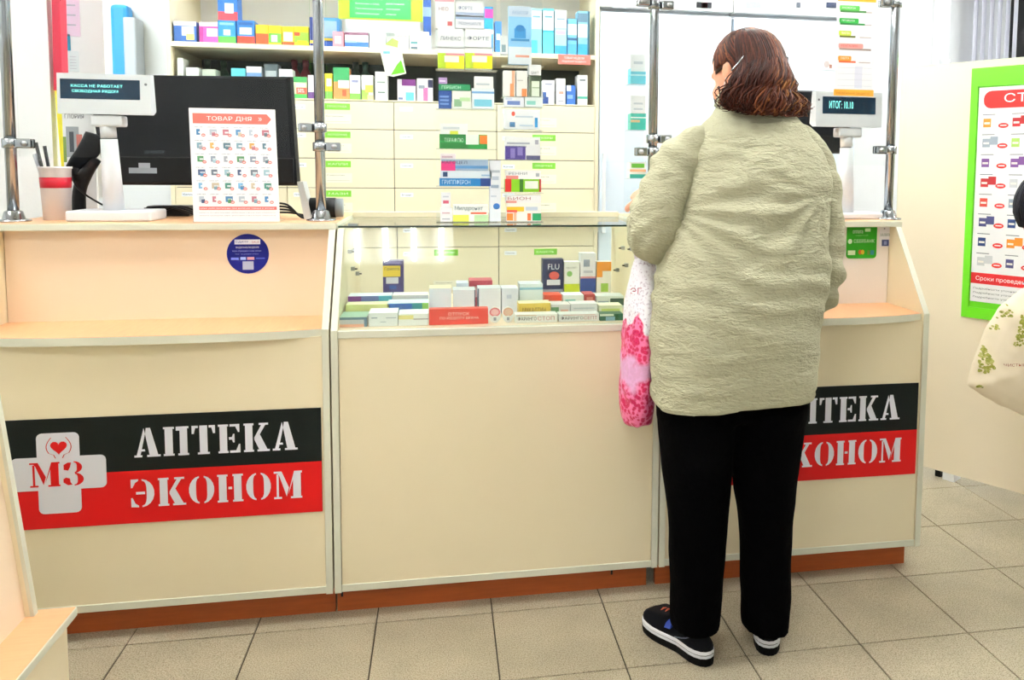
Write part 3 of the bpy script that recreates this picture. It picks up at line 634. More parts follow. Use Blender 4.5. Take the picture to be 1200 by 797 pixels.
# monitor seen from behind
def monitor(pts, Y, label, zb, neck):
    a, b_, c, d = [P(u, v, Y) for u, v in pts]     # tl tr br bl
    ctr = (a+b_+c+d)/4
    t = thing('monitor', (P(neck, 230, Y).x, Y+.05, zb), label, 'monitor')
    def r(y, s): return [(ctr.x+(p.x-ctr.x)*s, y, ctr.z+(p.z-ctr.z)*s) for p in (d, c, b_, a)]
    b = MB().loft([r(Y, .94), r(Y+.006, .985), r(Y+.03, 1), r(Y+.045, 1)], m='screenback', smooth=False); b.build('housing', t)
    b = MB(); zc = P(200, 184, Y).z if neck < 500 else ctr.z-.05
    b.cbox(d.x+.02, c.x-.015, Y-.006, Y+.012, d.z+.008, zc, .003, m='black'); lo = b.build('lower_cover', t)
    f = Fr((P(152, 203, Y).x, Y-.0065, P(152, 203, Y).z))
    if neck < 500:
        b = MB(); f.rect(b, 0, 0, .085, .018, '#9fa6ad', .0005); f.rect(b, .03, .012, .065, .034, '#aeb4bb', .0004); f.text(b, 'LED MONITOR', .05, .065, .01, '#56606c', w=.06); b.build('rating_label', lo)
    nx = P(neck, 230, Y).x
    MB().cbox(nx-.03, nx+.03, Y+.05, Y+.075, zb+.01, ctr.z, .004, m='black').build('neck', t)
    MB().cbox(nx-.11, nx+.11, Y-.04, Y+.14, zb, zb+.012, .004, m='black').build('foot', t)
monitor([(98, 86), (341, 89), (350, 218), (121, 217)], 2.96, 'large black monitor seen from behind on the left cash counter', ZT, 278)
monitor([(900, 104), (995, 107), (1000, 180), (905, 180)], 2.90, 'black monitor seen from behind on the right cash counter', ZT, 965)
# price sheet in acrylic stand
def price_sheet():
    Y = 2.662; p = [P(u, v, Y) for u, v in ((227, 260), (328, 259), (322, 126), (222, 125))]
    t = thing('price_sheet', (p[0].x+.13, Y, ZT), 'white upright price sheet with coral arrow heading, before the black monitor', 'sign')
    z0 = ZT+.001; x0 = p[0].x; W = p[1].x-p[0].x; H = p[3].z-z0
    U = Vector((-.013, .03, H)); 
    f = Fr((x0, Y, z0), (1, 0, 0), U); b = MB()
    b.add([f.pt(0, 0, 0), f.pt(W, 0, 0), f.pt(W, H, 0), f.pt(0, H, 0), f.pt(0, 0, -.003), f.pt(W, 0, -.003), f.pt(W, H, -.003), f.pt(0, H, -.003)], [(0, 1, 2, 3), (7, 6, 5, 4), (0, 4, 5, 1), (3, 2, 6, 7), (0, 3, 7, 4), (1, 5, 6, 2)], '#f3f4f7')
    f.poly(b, [(.04*W, .865*H), (.9*W, .865*H), (.95*W, .91*H), (.9*W, .955*H), (.04*W, .955*H)], '#e8695c', .0004)
    f.text(b, 'ТОВАР ДНЯ', .2*W, .885*H, .045*H, '#ffffff', w=.52*W); f.text(b, '»', .8*W, .895*H, .03*H, '#ffffff')
    pl = ['#3f7fb0', '#9cc0cc', '#4f7484', '#c5b79f', '#8a97a8', '#b8c4d0', '#3f557a', '#7aa0b0', '#3e8577', '#a0a8b4', '#b77080', '#62707e', '#d0a050', '#7ab4dc', '#4c8f5c']
    for i in range(6):
        for j in range(6):
            a = .05*W+j*.152*W; q = .745*H-i*.118*H; c1 = pl[(i*7+j*5) % 15]; c2 = pl[(i*3+j*4+6) % 15]
            f.text(b, 'цена дня', a, q+.083*H, .009*H, '#7d8794', w=.1*W, d=.0005)
            ww = .03+.03*((i*5+j*3) % 4)/3
            f.rect(b, a+.006, q+.02*H, a+.006+ww*W*1.4, q+.07*H, c1, .0005); f.rect(b, a+.012, q+.035*H, a+.01+ww*W, q+.05*H, '#e9ecef', .0006)
            if (i+j) % 2: f.rect(b, a+.05*W, q+.01*H, a+.09*W, q+.045*H, c2, .0006)
            f.oval(b, a+.105*W, q+.018*H, .024*W, .014*H, '#dd6a66', .0008, 10); f.rect(b, a+.092*W, q+.014*H, a+.118*W, q+.021*H, '#fbeeee', .001)
    f.rect(b, .07*W, .105*H, .97*W, .135*H, '#dd6e6c', .0005); f.text(b, 'цены действительны при наличии товара в аптеке', .08*W, .112*H, .014*H, '#ffffff', w=.86*W)
    for k in range(2): f.text(b, 'имеются противопоказания, необходима консультация специалиста', .07*W, (.075-.026*k)*H, .012*H, '#9197a3', w=.88*W)
    b.build('sheet', t)
    b = MB(); b.box(x0, x0+W, Y-.012, Y+.09, ZT, ZT+.0025, m='acrylic'); b.add([(x0, Y-.009, ZT+.002), (x0+W, Y-.009, ZT+.002), (x0+W, Y-.009, ZT+.012), (x0, Y-.009, ZT+.012)], [(0, 1, 2, 3)], m='acrylic'); b.build('acrylic_stand', t)
price_sheet()
# paper cup with pens
c = P(67, 255, 2.80); cx = c.x
t = thing('paper_cup', (cx, 2.80, ZT), 'white cup with a red band holding pens, by the left post', 'cup')
pr = [(.0, 0), (.031, 0), (.0325, .004)]; b = MB()
b.lathe((cx, 2.8, ZT), [(0, 0), (.036, 0), (.0432, .155), (.0455, .157), (.0455, .163), (.041, .163), (.034, .006), (0, .006)], 28, '#e6e2e3'); b.build('cup_body', t)
MB().lathe((cx, 2.8, ZT), [(.0405, .098), (.0419, .130), (.0424, .130), (.0411, .098)], 28, '#c8102e').build('red_band', t)
for k, (dx, dy, col, h) in enumerate(((-.05, .0, '#16181c', .235), (-.035, .02, '#20242c', .225), (-.06, .01, '#b9bec6', .2))):
    b = MB().tube([(cx+dx*.2, 2.8+dy, ZT+.01), (cx+dx*1.0, 2.8+dy, ZT+h)], [.004, .0055], 8, col); o = b.build('pen'); tag(o, ['black pen leaning furthest forward in the cup', 'dark pen leaning at back of the cup', 'grey pen leaning left in the cup'][k], 'pen', None)
# barcode scanner on its stand
sx = P(98, 200, 2.90).x
t = thing('barcode_scanner', (sx, 2.86, ZT), 'black barcode scanner leaning in its stand behind the white display pole', 'scanner')
b = MB().tube([P(112, 158, 2.90), P(104, 176, 2.90), P(92, 190, 2.90), P(84, 200, 2.90)], [.03, .033, .027, .02], 14, m='screenback', sub=4, flat=.8); b.build('head', t)
b = MB().tube([P(86, 192, 2.90), P(90, 206, 2.90), P(97, 205, 2.90), P(112, 186, 2.91)], [.02, .022, .02, .016], 12, m='black', sub=4); b.build('grip', t)
b = MB().tube([P(112, 186, 2.905), P(100, 205, 2.905), P(93, 225, 2.905), (sx-.02, 2.905, ZT+.01)], [.018, .02, .02, .021], 10, m='black', sub=4); b.build('stand_arm', t)
b = MB().cbox(sx-.075, sx+.03, 2.87, 2.94, ZT, ZT+.022, .006, m='screenback'); b.build('stand_base', t)
b = MB().tube([P(86, 204, 2.885), P(88, 216, 2.87), P(100, 228, 2.865), P(120, 240, 2.865), (P(124, 244, 2.865).x+.05, 2.88, ZT+.006)], .003, 6, m='black', sub=5); b.build('cable', t)
# cables and dark tray behind
b = MB()
for k in range(3):
    p0 = P(165+k*6, 240, 2.84); b.tube([(p0.x, 2.87, ZT+.03-.008*k), (p0.x+.07, 2.88+.01*k, ZT+.036), (p0.x+.15, 2.9, ZT+.008), (p0.x+.22, 2.88, ZT+.005), (p0.x+.30, 2.9+.02*k, ZT+.005)], .0035, 6, m='black', sub=5)
tag(b.build('cable_bundle'), 'loose black cables lying right of the white display base', 'cable')
b = MB().cbox(P(170, 250, 2.95).x, P(221, 250, 2.95).x, 2.955, 3.03, ZT, ZT+.035, .006, m='black'); tag(b.build('keyboard_tray'), 'flat black device on the left counter behind the cables', 'device')
b = MB()
for k in range(4):
    p0 = P(328, 236, 2.8); b.tube([(p0.x-.03, 2.84, ZT+.05-.01*k), (p0.x+.02, 2.82+.012*k, ZT+.045-.009*k), (p0.x+.065, 2.80+.01*k, ZT+.006+.002*k), (p0.x+.10, 2.84, ZT+.005)], .0035, 6, m='black', sub=5)
tag(b.build('cable_bundle'), 'tangle of black cables right of the upright price sheet', 'cable')
b = MB(); p = P(348, 213, 2.80); q = P(358, 255, 2.80)
b.add([(p.x, 2.80, p.z), (p.x+.018, 2.80, p.z), (q.x+.02, 2.80, ZT), (q.x-.004, 2.80, ZT), (p.x, 2.88, p.z), (p.x+.018, 2.88, p.z), (q.x+.02, 2.88, ZT), (q.x-.004, 2.88, ZT)], [(0, 3, 2, 1), (4, 5, 6, 7), (0, 1, 5, 4), (3, 7, 6, 2), (0, 4, 7, 3), (1, 2, 6, 5)], '#c9cfcf')
tag(b.build('card_holder'), 'pale grey slanted card holder left of the middle chrome post', 'holder')
q = P(386, 241, 2.84)
t = thing('tape_dispenser', (q.x, 2.84, ZT), 'squat black roll dispenser with clear end beside middle chrome post', 'dispenser')
b = MB().tube([(q.x-.06, 2.84, ZT+.035), (q.x+.02, 2.84, ZT+.035)], .033, 20, m='black'); b.build('roll', t)
b = MB().tube([(q.x+.0205, 2.84, ZT+.035), (q.x+.043, 2.84, ZT+.035)], .031, 20, '#8d9698'); b.build('end_cap', t)
# things seen through the gap on the left: strips, papers, leaflet holder
def flat_poly(name, pts, Y, dep, color, label, cat, m='print', extra=None):
    b = MB().prism([(P(u, v, Y).x, P(u, v, Y).z) for u, v in pts], Y, Y+dep, 'y', color, m)
    if extra: extra(b)
    return tag(b.build(name), label, cat)
flat_poly('binder_spine', [(59, -60), (68, -60), (73, 106), (63, 106)], 3.11, .05, '#c21d3e', 'tall crimson binder edge beside the white partition wall', 'binder')
flat_poly('binder_spine', [(64, 106), (75, 106), (82, 198), (72, 198)], 3.11, .05, '#eadf2c', 'yellow binder edge below the crimson one', 'binder')
t = thing('notice_board', (P(100, 100, 3.3).x, 3.3, 1.6), 'white notice board with pink and blue papers behind the left display', 'board')
a = P(68, 100, 3.3).x; c = P(124, 100, 3.3).x
MB().box(a, c, 3.3, 3.31, 1.2, 2.6, m='white').build('board', t)
for (u0, v0, u1, v1, col) in ((71, -40, 91, 42, '#efd4ea'), (68, -40, 72, 60, '#d468ae'), (73, 40, 82, 59, '#2c93b4'), (72, 59, 76, 92, '#2f9fe0'), (78, 60, 92, 84, '#e6eef0')):
    p = P(u0, v1, 3.298); q = P(u1, v0, 3.298); b = MB().box(p.x, q.x, 3.2975, 3.2995, p.z, q.z, col); f = Fr((p.x, 3.2975, p.z))
    for k in range(5): f.rect(b, (q.x-p.x)*.3, (q.z-p.z)*(.15+.14*k), (q.x-p.x)*.8, (q.z-p.z)*(.17+.14*k), '#b9b6c4' if u1-u0 > 9 else col)
    b.build('paper', t)
p = P(75, 190, 3.0); q = P(110, 131, 3.0); b = MB().box(p.x, q.x, 3.0, 3.012, ZT, q.z, '#eceef0'); f = Fr((p.x, 3.0, p.z)); w_ = q.x-p.x; h_ = q.z-p.z
f.text(b, 'ГЛОРИЯ', w_*.08, h_*.86, h_*.09, '#5b6069', w=w_*.6); f.rect(b, w_*.1, h_*.1, w_*.5, h_*.7, '#9fa6ad'); f.rect(b, w_*.2, h_*.2, w_*.34, h_*.6, '#3e4650', .0008); f.rect(b, w_*.42, h_*.25, w_*.6, h_*.55, '#b86a60', .0009); f.rect(b, 0, 0, w_*.1, h_*.5, '#7d9a4c', .0008)
tag(b.build('magazine'), 'white magazine with grey photo behind the barcode scanner', 'magazine')
t = thing('leaflet_holder', (P(145, 60, 4.6).x, 4.6, 1.7), 'blue upright leaflet holder with clear pocket on the white back wall', 'holder')
p = P(133, 150, 4.7); q = P(149, 5, 4.7)
MB().cbox(p.x, q.x, 4.70, 4.79, p.z, q.z, .02, '#2a9be6').build('back_plate', t)
p = P(148, 150, 4.66); q = P(158, 20, 4.66); MB().cbox(p.x, q.x, 4.66, 4.79, p.z, q.z, .008, '#c4ccd6').build('pocket', t)
# ================= TOWERS OF BOXES ON THE CASE =================
TY = 2.78; GT = 1.1445
def tower(u0, u1, shelves, label, vtop):
    x0 = P(u0, 200, TY).x; x1 = P(u1, 200, TY).x
    t = thing('acrylic_rack', ((x0+x1)/2, TY+.04, GT), label, 'rack')
    b = MB().box(x0, x1, TY+.062, TY+.065, GT, P(u0, vtop, TY).z, m='acrylic'); b.build('back_sheet', t)
    for v in shelves:
        z = P(u0, v, TY).z; z = max(z, GT+.0024)
        MB().box(x0, x1, TY-.004, TY+.062, z-.002, z, m='acrylic').build('shelf', t)
tower(511, 583, [80, 127, 174, 218, 262], 'clear acrylic rack of medicine boxes standing left on the display case', -40)
tower(588, 637, [76, 113, 125, 152, 187, 226, 262], 'clear acrylic rack of medicine boxes right of the first', -40)
tower(736, 759, [98, 152, 209], 'narrow clear acrylic rack beside the half hidden chrome post', 60)
def tb(u0, v0, u1, v1, base, art, label, grp, Y=TY, dep=.045, name='medicine_box', cat='box', top=None, yaw=0):
    p = P(u0, v1, Y); q = P(u1, v0, Y); z0 = max(p.z, GT+.0022) if Y == TY else p.z
    return pbox(p.x, q.x, Y, dep, z0+.0002, q.z, base, art, label, grp, name, cat, yaw, top)
g1 = 'boxes in the left acrylic rack'; g2 = 'boxes in the second acrylic rack'
tb(513, 56, 544, 80, '#f4f6f4', [(0, 0, 1, .72, '#e9e21f'), (0, 0, .3, .72, '#b9d832'), (.3, .62, 1, .72, '#d98f9a'), (.25, .3, .8, .6, '#f4f4e8')], 'yellow-green box, left of the pair, high in the left rack', g1)
tb(545, 56, 577, 80, '#f4f6f4', [(0, 0, 1, .72, '#f0e51b'), (0, 0, .3, .72, '#c3da30'), (.35, .62, 1, .72, '#d98f9a'), (.25, .3, .8, .6, '#f4f4e8')], 'yellow-green box, right of the pair, high in the left rack', g1)
tb(513, 34, 543, 56, '#eef1f3', [('t', 'ЛИНЕКС', .1, .4, .9, .6, '#7d8794')], 'plain white box on top of the left yellow-green box', g1)
tb(545, 34, 576, 56, '#eef1f3', [('t', 'ФОРТЕ', .1, .4, .9, .6, '#7d8794')], 'plain white box on top of the right yellow-green box', g1)
tb(510, -8, 532, 33, '#f0eef2', [(0, .75, 1, 1, '#e8a7b0'), ('t', 'НЕО', .2, .5, .7, .6, '#9a7680'), (.65, .08, .9, .2, '#d36a6f')], 'white leaflet with pink head at top of left rack', g1, cat='leaflet', name='leaflet', dep=.02)
tb(534, 19, 567, 33, '#e9ecf3', [(0, .7, 1, .9, '#9db1cf'), ('t', 'ЭССЕНЦИАЛЕ', .1, .25, .9, .5, '#6f7f9f')], 'white box with blue stripe, lower of two beside pink leaflet', g1)
tb(534, 3, 567, 19, '#eef0f5', [(0, .1, 1, .28, '#a7b6d2'), ('t', 'ФОРТЕ', .1, .45, .6, .7, '#7f8cab')], 'white box with blue stripe, upper of two beside pink leaflet', g1)
tb(514, 106, 529, 127, '#274e96', [(.1, .2, .8, .3, '#6f93cf'), (.1, .4, .8, .5, '#6f93cf'), (.1, .6, .8, .7, '#6f93cf')], 'dark blue box at left in the second tier', g1)
tb(530, 106, 552, 127, '#eef3ea', [(.1, .1, .5, .5, '#8db98f'), (.4, .4, .95, .6, '#b8d9a4')], 'white box with green leaves in the second tier', g1)
tb(553, 104, 579, 127, '#eef6fb', [(.1, .1, .9, .45, '#7ecbe3'), (0, .75, 1, .85, '#6fa6d8')], 'white and sky blue box at right in the second tier', g1)
tb(514, 99, 551, 106, '#2a9360', [('t', 'ГЕРБИОН', .1, .25, .7, .75, '#c9efd9')], 'long green box laid across the second tier', g1)
tb(556, 90, 578, 104, '#f5f6f7', [(.1, .3, .8, .45, '#c7cfd8')], 'white box on top of the sky blue box', g1)
tb(514, 91, 524, 99, '#b795cf', [(.1, .4, .8, .6, '#e7d9f0')], 'small lilac box on top of the long green box', g1)
tb(515, 158, 571, 174, '#1f9a45', [(0, 0, .6, .4, '#1c7f36'), (.0, .55, .55, 1, '#157a35'), ('t', 'ТЕРАФЛЮ', .1, .45, .5, .75, '#d7f4dd'), (.55, .3, .82, 1, '#f1f7f0'), (.84, .35, 1, .95, '#f08030')], 'long green box with orange corner in the third tier', g1)
tb(516, 145, 548, 158, '#f3f5f6', [(.35, 0, .65, .35, '#e8ee58'), (.1, .5, .7, .7, '#ccd5dc')], 'white box with yellow patch on the long green box', g1)
tb(515, 209, 575, 218, '#1f7fc4', [('t', 'ГРИППФЕРОН', .05, .2, .6, .8, '#d4ecff'), (.8, 0, 1, 1, '#25448c')], 'long blue box at the bottom of the fourth tier', g1)
tb(516, 200, 576, 209, '#dce8f3', [(.05, .2, .14, .8, '#2a4f7f'), (.8, .3, .98, .5, '#8fb5d6')], 'pale blue white box second in the fourth tier', g1)
tb(517, 187, 572, 200, '#9fb6cf', [(0, 0, .3, .8, '#d93a80'), ('t', 'КАГОЦЕЛ', .02, .55, .55, .85, '#4b4f6e'), (.3, .2, 1, .45, '#5d93c6')], 'grey blue box with magenta corner in the fourth tier', g1)
tb(516, 180, 534, 187, '#f1e7ee', [(.1, .3, .8, .6, '#c9a9bb')], 'small pale pink box at top of the fourth tier', g1)
tb(516, 244, 530, 262, '#f2f3f6', [(.15, .15, .8, .25, '#b9bec9'), (.15, .6, .8, .7, '#c9a3ab')], 'narrow white box at bottom left of left rack', g1)
tb(531, 240, 572, 262, '#f4f7f4', [('t', 'Милдронат', .05, .62, .85, .92, '#5d7482'), (0, 0, .45, .4, '#dfe85f'), (.5, .45, .95, .55, '#e0613f'), (.6, 0, 1, .4, '#c5e6b4')], 'white box with blue-grey name and yellow base, bottom of left rack', g1)
tb(517, 226, 528, 244, '#eef0f4', [(.2, .3, .8, .5, '#d05f7c'), (.2, .7, .8, .8, '#c8ccd6')], 'white box with red mark standing on the narrow white box', g1)
tb(532, 226, 538, 240, '#7fc95d', [(.2, .3, .8, .5, '#c7efb5')], 'tiny green box above the Milk-white one at the bottom tier', g1) if False else None
tb(574, 188, 587, 262, '#e7ecf4', [('o', .6, .25, .3, .05, '#3c78c4'), (.2, .8, .9, .84, '#b4bfcc'), (.1, .55, .8, .6, '#9fb0c6'), (.1, .4, .6, .43, '#c5cfdd'), (.2, .68, .8, .74, '#bcc8da')], 'tall narrow pale box with blue roundel between the two racks', g1)
# second tower
tb(596, 8, 623, 75, '#8cc4ea', [(.0, .82, 1, 1, '#c5d4e6'), (.25, .45, .75, .62, '#3a8fd0'), ('o', .5, .62, .2, .06, '#2f7cc0'), (.1, .4, .9, .44, '#3c85bf'), (.0, 0, 1, .3, '#dfe9f0'), (.3, .12, .9, .16, '#e5a28e'), ('t', 'АКВАЛОР', .15, .86, .85, .92, '#7ea0c8')], 'sky blue leaflet with dark figure at top of second rack', g2, cat='leaflet', name='leaflet', dep=.02)
tb(587, 42, 595, 63, '#eef2f5', [(.1, .1, .7, .5, '#8fa9b5')], 'slim white box left of the sky blue leaflet', g2)
tb(590, 83, 604, 113, '#f2f1ee', [(.55, 0, .9, .5, '#e99a66'), (.7, .5, .95, 1, '#eab28f')], 'white box with orange bars, left in second rack', g2)
tb(605, 83, 618, 113, '#f4f2ee', [(.5, 0, .95, .3, '#e68a4f'), (.1, .6, .6, .64, '#c8c4c0')], 'white box with one orange corner beside the first', g2)
tb(621, 89, 634, 113, '#e6efdf', [(0, .75, 1, 1, '#3f5038'), (0, 0, .15, 1, '#5a6a50'), (.2, .4, .9, .45, '#9fb58f'), (.85, 0, 1, 1, '#52644a')], 'white box with olive border in second rack', g2)
tb(620, 76, 634, 88, '#eef0f1', [('t', 'БАКТ', .2, .1, .8, .35, '#5b6068')], 'small white box above the olive bordered one', g2)
tb(591, 114, 614, 125, '#eef1f8', [(.15, .2, .8, .6, '#6b83c2'), (.05, .7, .4, .9, '#c9d2e8')], 'white box with blue blot in the low middle tier', g2)
tb(615, 114, 636, 125, '#eef6f4', [(.1, .2, .6, .6, '#8fd5cb')], 'white box with mint patch in the low middle tier', g2)
tb(591, 129, 633, 151, '#f0f3f7', [('o', .25, .78, .05, .12, '#e05a48'), (.3, .6, .8, .68, '#b9c6d6'), (.15, .1, .3, .35, '#4a7fb0'), (.42, .15, .8, .22, '#bcd1e4'), (.85, .1, .93, .6, '#2e8fce')], 'white box with red dot and blue bar', g2)
tb(592, 171, 633, 187, '#f1f1f6', [(0, 0, .58, .95, '#4f3d96'), (.15, .1, .28, .8, '#8b7cc4'), (.35, .3, .5, .9, '#8b7cc4'), (.6, .0, 1, .3, '#5d5c88'), ('t', 'НУРОФЕН', .05, .86, .6, .99, '#77799a')], 'violet and white box in second rack', g2)
tb(592, 161, 633, 171, '#f5f6f8', [(.05, .2, .7, .4, '#aab0c0'), (.85, .2, .95, .7, '#b8b8c8')], 'white box lying on the violet one', g2)
tb(592, 210, 634, 225, '#84c91f', [(0, 0, .17, 1, '#d22c2c'), (.4, 0, .5, 1, '#2d6b18'), (.55, .25, .92, .85, '#eef3ea'), (.95, 0, 1, 1, '#c22a34')], 'bright lime and red box in second rack', g2)
tb(593, 200, 634, 210, '#f4f4f5', [(0, 0, .35, .4, '#de8a86'), ('t', 'РЕННИ', .08, .5, .6, .8, '#8c93a0'), (.85, .3, .95, .7, '#aeb4bd')], 'white box lying on the lime and red one', g2)
tb(594, 249, 634, 262, '#f3f2ee', [(.0, .1, .18, .9, '#ef8534'), (.2, .05, .28, 1, '#dfae90'), (.6, .1, .7, .9, '#e0703c'), (.75, .1, 1, .9, '#249a62')], 'white box with orange and green ends at the rack bottom', g2)
tb(594, 238, 634, 249, '#f6f4ee', [(.0, .1, .5, .6, '#f0c02c'), (.0, .0, .3, .25, '#e0544a'), (.55, .2, .9, .6, '#c9d2e2')], 'white box with yellow wave, second from rack bottom', g2)
tb(593, 229, 634, 238, '#f3f3f4', [('t', 'БИОН', .05, .4, .7, .8, '#b06a70'), (0, 0, .3, .3, '#e39a94')], 'white box with pink lettering above the yellow wave one', g2)
g3 = 'boxes in the narrow rack'
tb(739, 80, 757, 98, '#6fc9dc', [(0, .78, 1, 1, '#e8f2f5'), (0, .5, 1, .6, '#bfe6ee')], 'turquoise box in narrow rack, topmost', g3)
tb(739, 64, 757, 80, '#e9eff3', [(.2, .3, .8, .5, '#c1cdd6')], 'white box on the topmost turquoise box', g3)
tb(739, 133, 757, 152, '#4fc3b3', [(0, .7, 1, .78, '#dff2ee'), (.0, .45, .6, .6, '#dcb88f'), (0, 1, 1, 1, '#ffffff')], 'teal box with beige strip, middle of narrow rack', g3)
tb(739, 112, 757, 133, '#edf1f4', [(.2, .2, .8, .3, '#c9d3dc'), (.2, .5, .8, .6, '#c9d3dc')], 'white box on the teal box with beige strip', g3)
tb(738, 190, 757, 209, '#eef2ee', [(0, 0, 1, .25, '#3fb8aa'), (.0, .4, 1, .55, '#e9b089'), (.1, .65, .9, .9, '#74cc4a')], 'white box with teal base and green name, bottom of narrow rack', g3)
# ================= BOXES INSIDE THE CASE =================
g4 = 'medicine packs in the display case'
CFZ = .8585
def cb(u0, v0, u1, v1, dep, base, art, label, Y=None, zb=CFZ, yaw=0, top=None, name='medicine_box', cat='box', grp=g4):
    if Y is None: Y = G((u0+u1)/2, v1, CFZ).y
    Y = max(Y, 2.45+max(0, (P(u0, v0, 2.5).z-.88)*.77))
    x0 = P(u0, v1, Y).x; x1 = P(u1, v1, Y).x; z1 = P((u0+u1)/2, v0, Y).z
    return pbox(x0, x1, Y, dep, zb+.0003, z1, base, art, label, grp, name, cat, yaw, top)
cb(397, 372, 430, 383, .10, '#c9cdd2', [(0, .0, 1, .3, '#efb39a'), (0, .75, 1, 1, '#6f8ea0'), (.9, 0, 1, 1, '#7897b0')], 'grey box with orange lower edge at front left of the case', Y=2.482, top='#a8cdbb')
cb(432, 367, 466, 383, .09, '#f0f3f6', [(.1, .6, .3, .7, '#a9b6c4'), (.4, .3, .6, .36, '#b9c3ce'), (.6, .6, .95, .66, '#a9b6c4')], 'plain white box second along the case front', Y=2.482)
cb(467, 368, 502, 383, .085, '#f2f3f2', [(0, .55, .5, .9, '#efe49a'), (.5, .5, 1, .6, '#b5aeb0')], 'white box with pale yellow patch third along the case front', Y=2.482)
cb(503, 362, 572, 382.5, .035, '#e2483e', [('t', 'ОТПУСК', .32, .58, .68, .78, '#ffe4dd'), ('t', 'ПО РЕЦЕПТУ ВРАЧА', .18, .3, .84, .5, '#ffe4dd')], 'coral red placard with white text at the case front', Y=2.482, name='placard', cat='placard', grp=None)
for k, (ua, ub, lab) in enumerate(((573, 587, 'round white tag with pink ring, left of the two, by red placard'), (589, 602, 'round white tag with peach top, right of the two, by red placard'))):
    x0 = P(ua, 380, 2.49).x; x1 = P(ub, 380, 2.49).x; z1 = P(ua, 360, 2.49).z; b = MB(); cx_ = (x0+x1)/2; rx = (x1-x0)/2; zc = (CFZ+z1)/2; rz = (z1-CFZ)/2
    b.prism([(cx_+rx*math.cos(a), zc+rz*math.sin(a)) for a in [2*pi*i/24 for i in range(24)]], 2.492, 2.50, 'y', '#f3f3f4'); f = Fr((cx_, 2.492, zc))
    f.oval(b, 0, rz*.35, rx*.92, rz*.55, '#e87f8c' if k == 0 else '#f0b9a0', .0004); f.oval(b, 0, rz*.35, rx*.66, rz*.38, '#f6c3c8' if k == 0 else '#f3cdb8', .0007); f.oval(b, 0, -rz*.5, rx*.7, rz*.42, '#f1f1f3', .0006); f.rect(b, -.004, -rz*.7, .004, -rz*.3, '#9aa0ac', .0009)
    tag(b.build('round_tag'), lab, 'tag', None)
cb(604, 368.5, 653, 380.5, .05, '#f4f3f0', [('t', 'ФАРИНГО', .06, .25, .5, .72, '#44484e'), ('t', 'СТОП', .53, .25, .93, .75, '#c4706e'), (.02, .85, .5, .95, '#e9c9b0')], 'white box with dark and red name, left of the front pair', Y=2.482)
cb(655, 368, 702, 379.5, .05, '#f4f3f0', [('t', 'ФАРИНГО', .05, .25, .6, .7, '#54504e'), ('t', 'СЕПТ', .62, .25, .95, .7, '#b8656a'), (.1, .84, .9, .92, '#e2b1aa')], 'white box with dark and red name, right of the front pair', Y=2.482)
cb(703, 368, 730, 379, .05, '#2d6a4e', [(.25, 0, .65, .6, '#8fb6c9'), (.0, .7, .6, 1, '#e9efe0'), (.65, .2, .8, .9, '#1c5a34')], 'dark green box with pale blue patch at front right of the case', Y=2.482)
cb(405, 357, 456, 366, .06, '#e9e59c', [(0, 0, 1, .3, '#c9d49a')], 'flat pale yellow box behind the grey one at left', Y=2.585, top='#f0f2c0')
cb(454, 355.5, 502, 364, .08, '#2b62b0', [(.6, 0, .85, 1, '#2b8f92'), (.85, 0, 1, 1, '#8fca5a'), (.0, 0, .4, .2, '#6fb3ea')], 'flat blue box fading to green at its right end', Y=2.585, top='#dff0f4')
cb(408, 347, 459, 357, .07, '#6d7fc0', [(0, 0, .3, 1, '#8a4aa6'), (.7, 0, 1, 1, '#62c3e2'), (.3, .0, .7, 1, '#7a88d0')], 'flat violet and cyan box at the left side of the case', Y=2.70, top='#dceaf6')
cb(460, 346, 502, 354, .07, '#f3efee', [(0, .4, 1, .65, '#d9a79a'), (0, 0, 1, .15, '#e9d4cc')], 'flat white box with salmon stripe beside the violet and cyan box', Y=2.70)
for (u0, v0, u1, v1, bs, art, lab, Y) in (
    (503, 338, 529, 359.5, '#eaf0fb', [], 'white cube box with cream lid, leftmost of the middle row', 2.64),
    (531, 340, 557, 359, '#e8effb', [(.96, 0, 1, 1, '#3d5a78')], 'white box with dark edge, second in the middle row', 2.64),
    (560, 338, 587, 358.5, '#eceffa', [(0, 0, .05, 1, '#4b6480')], 'white box third in the middle row under the red lidded one', 2.64),
    (588, 338, 607, 358.5, '#e6ecfb', [(.3, .6, .6, .75, '#c3cde6')], 'narrow white box fourth in the middle row', 2.64),
    (609, 333, 636, 356, '#e9f3f8', [(0, .8, 1, .88, '#8fc4dd')], 'pale blue topped white box, fifth in the middle row', 2.66)):
    cb(u0, v0, u1, v1, .075, bs, art, lab, Y=Y, top='#f2e6c4' if u0 == 503 else '#e3e8f2')
cb(535, 332, 549, 341, .07, '#cfd8e8', [(0, 0, 1, .4, '#8fa2c4')], 'small grey-blue box behind the middle row of white boxes', Y=2.76, zb=CFZ)
cb(550, 329, 577, 338, .08, '#b13a50', [(.05, .4, .9, .8, '#e6c0c4')], 'flat dark red box on the back of the white row', Y=2.76, zb=CFZ)
cb(608, 355.5, 645, 366, .06, '#f0cf5a', [('t', 'МУКАЛТИН', .12, .35, .85, .7, '#7a5a20'), (0, .0, 1, .15, '#f6e7a6')], 'yellow box with brown text behind the front pair', Y=2.56, top='#f6ecc0')
cb(646, 357, 668, 366, .06, '#e9e4e2', [(0, 0, .4, .8, '#6f9a68'), (.5, .2, .9, .6, '#f0b8a4')], 'small white box with green corner beside the yellow one', Y=2.56)
cb(669, 356, 700, 366, .06, '#f2f0f0', [(.1, .2, .9, .35, '#d98f86'), (.1, .6, .9, .7, '#cfd6da')], 'white box with thin red line beside the green cornered one', Y=2.56)
